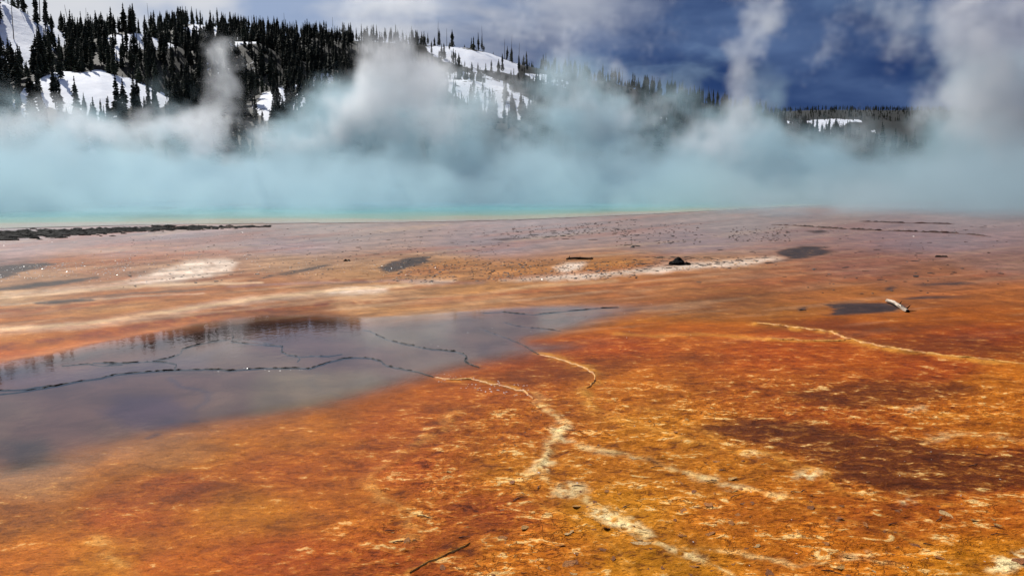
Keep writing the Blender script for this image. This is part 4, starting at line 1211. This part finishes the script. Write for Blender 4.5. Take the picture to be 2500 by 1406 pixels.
def grains(name, label, mat, areas, seed, sub=1):
    """Countless small grains, one mesh."""
    r = random.Random(seed)
    base = [lump_mesh('grain', seed + i, mat, .6, .4, 1) for i in range(3)]
    arr = []
    for me in base:
        v_ = np.empty(len(me.vertices) * 3); me.vertices.foreach_get('co', v_)
        arr.append((v_.reshape(-1, 3), np.array([p.vertices[:] for p in me.polygons])))
        bpy.data.meshes.remove(me)
    pts, meta = [], []
    for (u0, u1, v0, v1, n, s0, s1, slope) in areas:
        for _ in range(n):
            u = r.uniform(u0, u1); v = r.uniform(v0, v1) + slope * (u - (u0 + u1) / 2)
            p = ground_at(u, v); pts.append((p.x, p.y)); meta.append(r.uniform(s0, s1) * (1.6 if r.random() < .1 else 1))
    Z_ = ground_z_many(pts)
    Vv, Ff, of = [], [], 0
    for i, ((x, y), s, z) in enumerate(zip(pts, meta, Z_)):
        v_, f_ = arr[i % 3]
        a_ = r.uniform(0, 6.28); c_, s_ = math.cos(a_) * s, math.sin(a_) * s
        k = r.uniform(1.0, 2.0)
        W = np.stack([v_[:, 0] * c_ * k - v_[:, 1] * s_, v_[:, 0] * s_ * k + v_[:, 1] * c_, v_[:, 2] * s], -1) + (x, y, z)
        Vv.append(W); Ff.append(f_ + of); of += len(v_)
    o = mesh_obj(name, np.concatenate(Vv), np.concatenate(Ff), mat)
    return tag(o, label, None, None, 'stuff')


grains('brown_gravel', 'fine brown gravel strewn over the tan flats', m_clod, [
    (960, 1560, 634, 686, 560, .012, .030, -.012), (820, 1250, 560, 640, 160, .012, .03, 0), (1360, 1900, 636, 662, 220, .010, .022, -.05), (1500, 1720, 545, 600, 120, .02, .045, -.05),
    (1250, 1560, 545, 575, 170, .02, .05, -.06), (1780, 1930, 555, 590, 150, .016, .04, .0), (300, 840, 560, 690, 230, .012, .028, -.05), (1900, 2500, 530, 720, 110, .012, .03, 0), (1280, 1330, 1000, 1100, 10, .004, .008, 0)], 60)
grains('white_grains', 'tiny white mineral grains and painted sun glints on the wet flats', m_white, [  # white grains added as sun glints on wet ground; some are ridge crystals
    (0, 320, 642, 676, 210, .008, .017, -.07), (200, 760, 600, 680, 170, .007, .015, -.08), (0, 640, 556, 590, 150, .010, .020, -.03), (620, 960, 630, 668, 80, .006, .012, -.03), (440, 780, 896, 904, 22, .004, .008, -.01),
    (1070, 1290, 922, 956, 60, .004, .008, .15), (900, 1500, 640, 690, 90, .006, .012, -.02), (1880, 2300, 548, 572, 26, .012, .022, .05), (860, 1700, 745, 860, 22, .004, .008, -.05), (1200, 2480, 1000, 1400, 60, .002, .004, 0)], 80)
grains('orange_gravel', 'pale orange grit on the ochre part of the flats', m_gold, [
    (700, 960, 640, 680, 160, .008, .018, -.02), (960, 1560, 632, 690, 240, .008, .018, -.012), (80, 500, 610, 668, 200, .008, .016, -.06), (1540, 1900, 632, 664, 120, .008, .018, -.05)], 90)

# jagged ledge along the near shore; its backlit shade is painted as black
r = random.Random(5)
ledge_v, ledge_f, of = [], [], 0
slab = [lump_mesh('slab', 200 + i, m_stone_shade, .5, .5, 1) for i in range(4)]
arr = []
for me in slab:
    v_ = np.empty(len(me.vertices) * 3); me.vertices.foreach_get('co', v_)
    arr.append((v_.reshape(-1, 3), np.array([p.vertices[:] for p in me.polygons]))); bpy.data.meshes.remove(me)
for i in range(1500):
    u = r.uniform(-160, 660) if r.random() < .8 else r.uniform(-160, 300)
    t = max(0.0, 1 - max(0, u) / 660.0)
    vc = float(np.interp(u, [-160, 0, 200, 400, 620, 660], [578, 576, 567, 559, 554, 553]))
    v = vc + r.gauss(0, 1.0 + 5.0 * t * .8)
    p = ground_at(u, v)
    s = r.uniform(.05, .15) * (.45 + .6 * t)
    v_, f_ = arr[i % 4]
    k = r.uniform(1.2, 3.0); a_ = r.gauss(0, .25)
    W = np.stack([v_[:, 0] * s * k * math.cos(a_) - v_[:, 1] * s * math.sin(a_), v_[:, 0] * s * k * math.sin(a_) + v_[:, 1] * s, v_[:, 2] * s * r.uniform(.7, 1.9)], -1) + (p.x, p.y, -0.005)
    ledge_v.append(W); ledge_f.append(f_ + of); of += len(v_)
o = mesh_obj('rock_ledge', np.concatenate(ledge_v), np.concatenate(ledge_f), m_stone_shade)
tag(o, 'jagged rubble ledge in painted black shade along the near shore of the spring', None, None, 'stuff')

# ------------------------------------------------------------------ logs
m_log, h, bs, _ = material('weathered_log_wood')
co = h.n('ShaderNodeTexCoord').outputs['Object']
gr_ = h.noise(h.vec('MULTIPLY', co, (1.0, 14.0, 14.0)), 3.0, 5, 0.65)
cl = h.mix(h.ramp(gr_, .36, .62), lin((92, 74, 60)), lin((226, 208, 186)))
cl = h.mix(h.ramp(h.noise(h.vec('MULTIPLY', co, (1.5, 30.0, 30.0)), 2.0, 3, .6), .60, .66), cl, lin((30, 22, 18)))
h.put(bs.inputs['Base Color'], cl); bs.inputs['Roughness'].default_value = .8
bn = h.n('ShaderNodeBump'); bn.inputs['Distance'].default_value = .012; h.put(bn.inputs['Height'], gr_); h.put(bs.inputs['Normal'], bn.outputs[0])


def log(label, p0, p1, rad, mat, end_mat, stubs, seed, bend=.04):
    r = random.Random(seed)
    a_, b_ = Vector(p0), Vector(p1)
    L = (b_ - a_).length
    e = empty('log', a_)
    e.rotation_euler.z = math.atan2((b_ - a_).y, (b_ - a_).x)
    n, m = 14, 10
    V, Fc = [], []
    def centre(t): return Vector((t * L, bend * math.sin(t * 3.4) * L, rad * .75 + .015 * math.sin(t * 5)))
    for i in range(n + 1):
        t = i / n; c_ = centre(t)
        rr = rad * (1.08 - .35 * (1 - t)) * (1 if 0 < i < n else .8)
        for j in range(m):
            q = 6.283 * j / m
            k = rr * (1 + .16 * math.sin(3 * q + t * 5 + seed) + r.uniform(-.06, .06))
            V.append((c_.x + (r.uniform(-.03, .03) if i in (0, n) else 0), c_.y + k * math.cos(q), c_.z + k * math.sin(q)))
    for i in range(n):
        for j in range(m):
            q0, q1 = i * m + j, i * m + (j + 1) % m
            Fc.append((q0, q1, q1 + m, q0 + m))
    mesh_obj('trunk', V, Fc, mat, e, smooth=True)
    for t, nm in ((0.0, 'broken_end'), (1.0, 'broken_end')):
        c_ = centre(t); sgn = 1 if t else -1
        V = [(c_.x + sgn * rad * .3, c_.y, c_.z)]
        for j in range(m):
            q = 6.283 * j / m; k = rad * (.98 if t else .68) * r.uniform(.75, 1.05)
            V.append((c_.x - sgn * .012 + sgn * r.uniform(0, rad * .7), c_.y + k * math.cos(q), c_.z + k * math.sin(q)))
        mesh_obj(nm, V, [(0, 1 + j, 1 + (j + 1) % m) if t else (0, 1 + (j + 1) % m, 1 + j) for j in range(m)], end_mat, e)
    for t, ang, ln, rs in stubs:
        c_ = centre(t)
        dy, dz = math.cos(ang), math.sin(ang)
        V, Fc = tube([(c_.x, c_.y, c_.z), (c_.x + ln * .35, c_.y + dy * ln * .6, c_.z + dz * ln * .6), (c_.x + ln * .5, c_.y + dy * ln, c_.z + dz * ln)], [rs, rs * .75, rs * .35], 6)
        mesh_obj('branch_stub', V, Fc, end_mat, e)
    return tag(e, label, 'log')


p0, p1 = ground_at(2164, 737), ground_at(2216, 762)
log('pale weathered log with branch stubs lying on the slate puddle shore', (p0.x, p0.y, 0), (p1.x, p1.y, 0), .036, m_log, m_stone_shade,
    [(.55, 1.2, .09, .012), (.72, 1.9, .07, .010), (.88, 1.0, .11, .013), (.93, 0.1, .14, .009), (.30, -.1, .07, .010)], 3, .012)
p0, p1 = ground_at(1383, 634), ground_at(1447, 633)
log('short black log lying across the tan flat near the boulder', (p0.x, p0.y, 0), (p1.x, p1.y, 0), .032, m_stone_shade, m_stone_shade, [(.08, 1.4, .07, .014), (.93, 1.5, .06, .012), (.5, 1.2, .05, .01)], 5, .015)

# ------------------------------------------------------------------ curled flakes of dried mat and twigs in the foreground
fl_mats = [plain_mat('rust_mat_flake', lin((168, 96, 32)), lin((210, 136, 54)), 12, .6, .02, 20),
           plain_mat('ochre_mat_flake', lin((188, 124, 44)), lin((226, 172, 88)), 12, .55, .02, 20),
           plain_mat('brown_mat_flake', lin((130, 72, 26)), lin((180, 106, 42)), 12, .6, .02, 20),
           plain_mat('cream_mat_flake', lin((222, 164, 92)), lin((244, 204, 140)), 12, .55, .02, 20)]


def flake_mesh(seed, mat):
    """A thin, curled, ragged chip about one unit long with real thickness."""
    r = random.Random(seed)
    n = 8
    rim = []
    for j in range(n):
        q = 6.283 * j / n
        rim.append((.5 * math.cos(q) * r.uniform(.65, 1.15), .34 * math.sin(q) * r.uniform(.6, 1.2)))
    curl = r.uniform(.15, .6); ax = r.uniform(0, 3.14); ca, sa = math.cos(ax), math.sin(ax); tilt = r.uniform(-.15, .3)
    def up(x, y): return curl * (x * ca + y * sa) ** 2 + tilt * (x * sa - y * ca) * .6
    t = .05
    V = [(0, 0, up(0, 0) + t)] + [(x * .55, y * .55, up(x * .55, y * .55) + t) for x, y in rim] + [(x, y, up(x, y) + t) for x, y in rim] + [(x, y, up(x, y)) for x, y in rim] + [(0, 0, up(0, 0))]
    Fc = []
    for j in range(n):
        k = (j + 1) % n
        Fc += [(0, 1 + j, 1 + k), (1 + j, 1 + n + j, 1 + n + k, 1 + k), (1 + n + j, 1 + 2 * n + j, 1 + 2 * n + k, 1 + n + k), (1 + 2 * n + j, 3 * n + 1, 1 + 2 * n + k)]
    me = bpy.data.meshes.new('mat_flake'); me.from_pydata(V, [], Fc); me.materials.append(mat)
    return me


flakes = [[flake_mesh(300 + 10 * i + k, m) for k in range(4)] for i, m in enumerate(fl_mats)]
KEY = [(1566, 1325, .085, 3, 'cream folded flake beside the white crust trail at the bottom'), (1848, 1332, .045, 3, 'small squarish cream chip alone on brown mat near the bottom'), (1780, 1170, .09, 1, 'large curled ochre flake below the dark red mat tip'),
       (1730, 1230, .10, 0, 'crumpled rust flake midway down the mottled orange mat'), (1668, 1246, .07, 0, 'upright rust flake beside the crumpled one'), (2310, 1256, .075, 3, 'long pale flake under the big dark red mat'),
       (2380, 1270, .06, 1, 'small ochre flake next to the long pale flake'), (2440, 1285, .07, 1, 'curled ochre flake near the picture edge below the dark red mat'), (1390, 1375, .09, 0, 'broad folded rust flake near the bottom, ahead of the buried stick'),
       (1545, 1120, .05, 3, 'small cream chip in the brown mat above the white crust trail'), (2485, 1375, .10, 2, 'dark brown flake against the white crust in the corner'), (2230, 1330, .07, 2, 'brown flake low among the mottled mats'), (1080, 1385, .06, 2, 'dark flake tucked below the buried stick')]
spots = [(u, v, s, k, lb, None) for u, v, s, k, lb in KEY]
while len(spots) < 170:
    v = 1000 + 420 * random.random() ** .8
    u = random.gauss(1750, 420)
    if not 880 < u < 2540: continue
    dens_ = 1.0 if u > 1250 else .45
    if 1780 < u and 1020 < v < 1205 and u > 1820 + (v - 1080) * 1.6: dens_ = .10
    if random.random() > dens_: continue
    s = random.choice([.022, .03, .038, .055]) * random.uniform(.8, 1.3)
    k = random.choices([0, 1, 2, 3], [4, 2, 4, 1])[0]
    kind_ = ('rust coloured', 'ochre', 'dark brown', 'cream')[k]
    if v < 1120: where = 'among the mottled mats above the white crust trail'
    elif u < 1450: where = 'on the brown mat between buried stick and white crust trail'
    elif v < 1260: where = 'between the white crust trail and the big dark red mat'
    else: where = 'on the golden mat along the bottom of the picture'
    spots.append((u, v, s, k, f'small {kind_} curled flake {where}', f'{kind_} flakes {where}'))
P = [ground_at(s[0], s[1]) for s in spots]
Z = ground_z_many([(p.x, p.y) for p in P])
for i, ((u, v, s, k, lb, gr), p, z) in enumerate(zip(spots, P, Z)):
    o = bpy.data.objects.new('mat_flake', flakes[k][i % 4]); COL.objects.link(o)
    o.location = (p.x, p.y, z - .001); o.scale = (s * random.uniform(1, 1.5), s, s * .7)
    o.rotation_euler = (random.gauss(0, .12), random.gauss(0, .12), random.uniform(0, 6.28))
    tag(o, lb, 'mat flake', gr)

m_twig = plain_mat('dark_twig_wood', lin((36, 18, 8)), lin((84, 46, 20)), 30, .6, .002, 60)
tw = [(random.uniform(900, 2450), random.uniform(1040, 1400)) for _ in range(22)]
tz = ground_z_many([tuple(ground_at(*q))[:2] for q in tw])
for (u, v), z in zip(tw, tz):
    p = ground_at(u, v); L = random.uniform(.04, .13); az = random.gauss(0.1, .6)
    V, Fc = tube([(-L / 2, 0, .003), (-.1 * L, random.uniform(-.12, .12) * L, .007), (L / 2, 0, .004)], [.0028, .0035, .0018], 5)
    o = mesh_obj('twig', V, Fc, m_twig); o.location = (p.x, p.y, z + .001); o.rotation_euler.z = az
    wh = 'on the golden mat along the bottom' if v > 1250 else 'among the mottled mats around the white crust trail'
    tag(o, f'thin dark twig lying {wh}', 'twig', f'twigs {wh}')
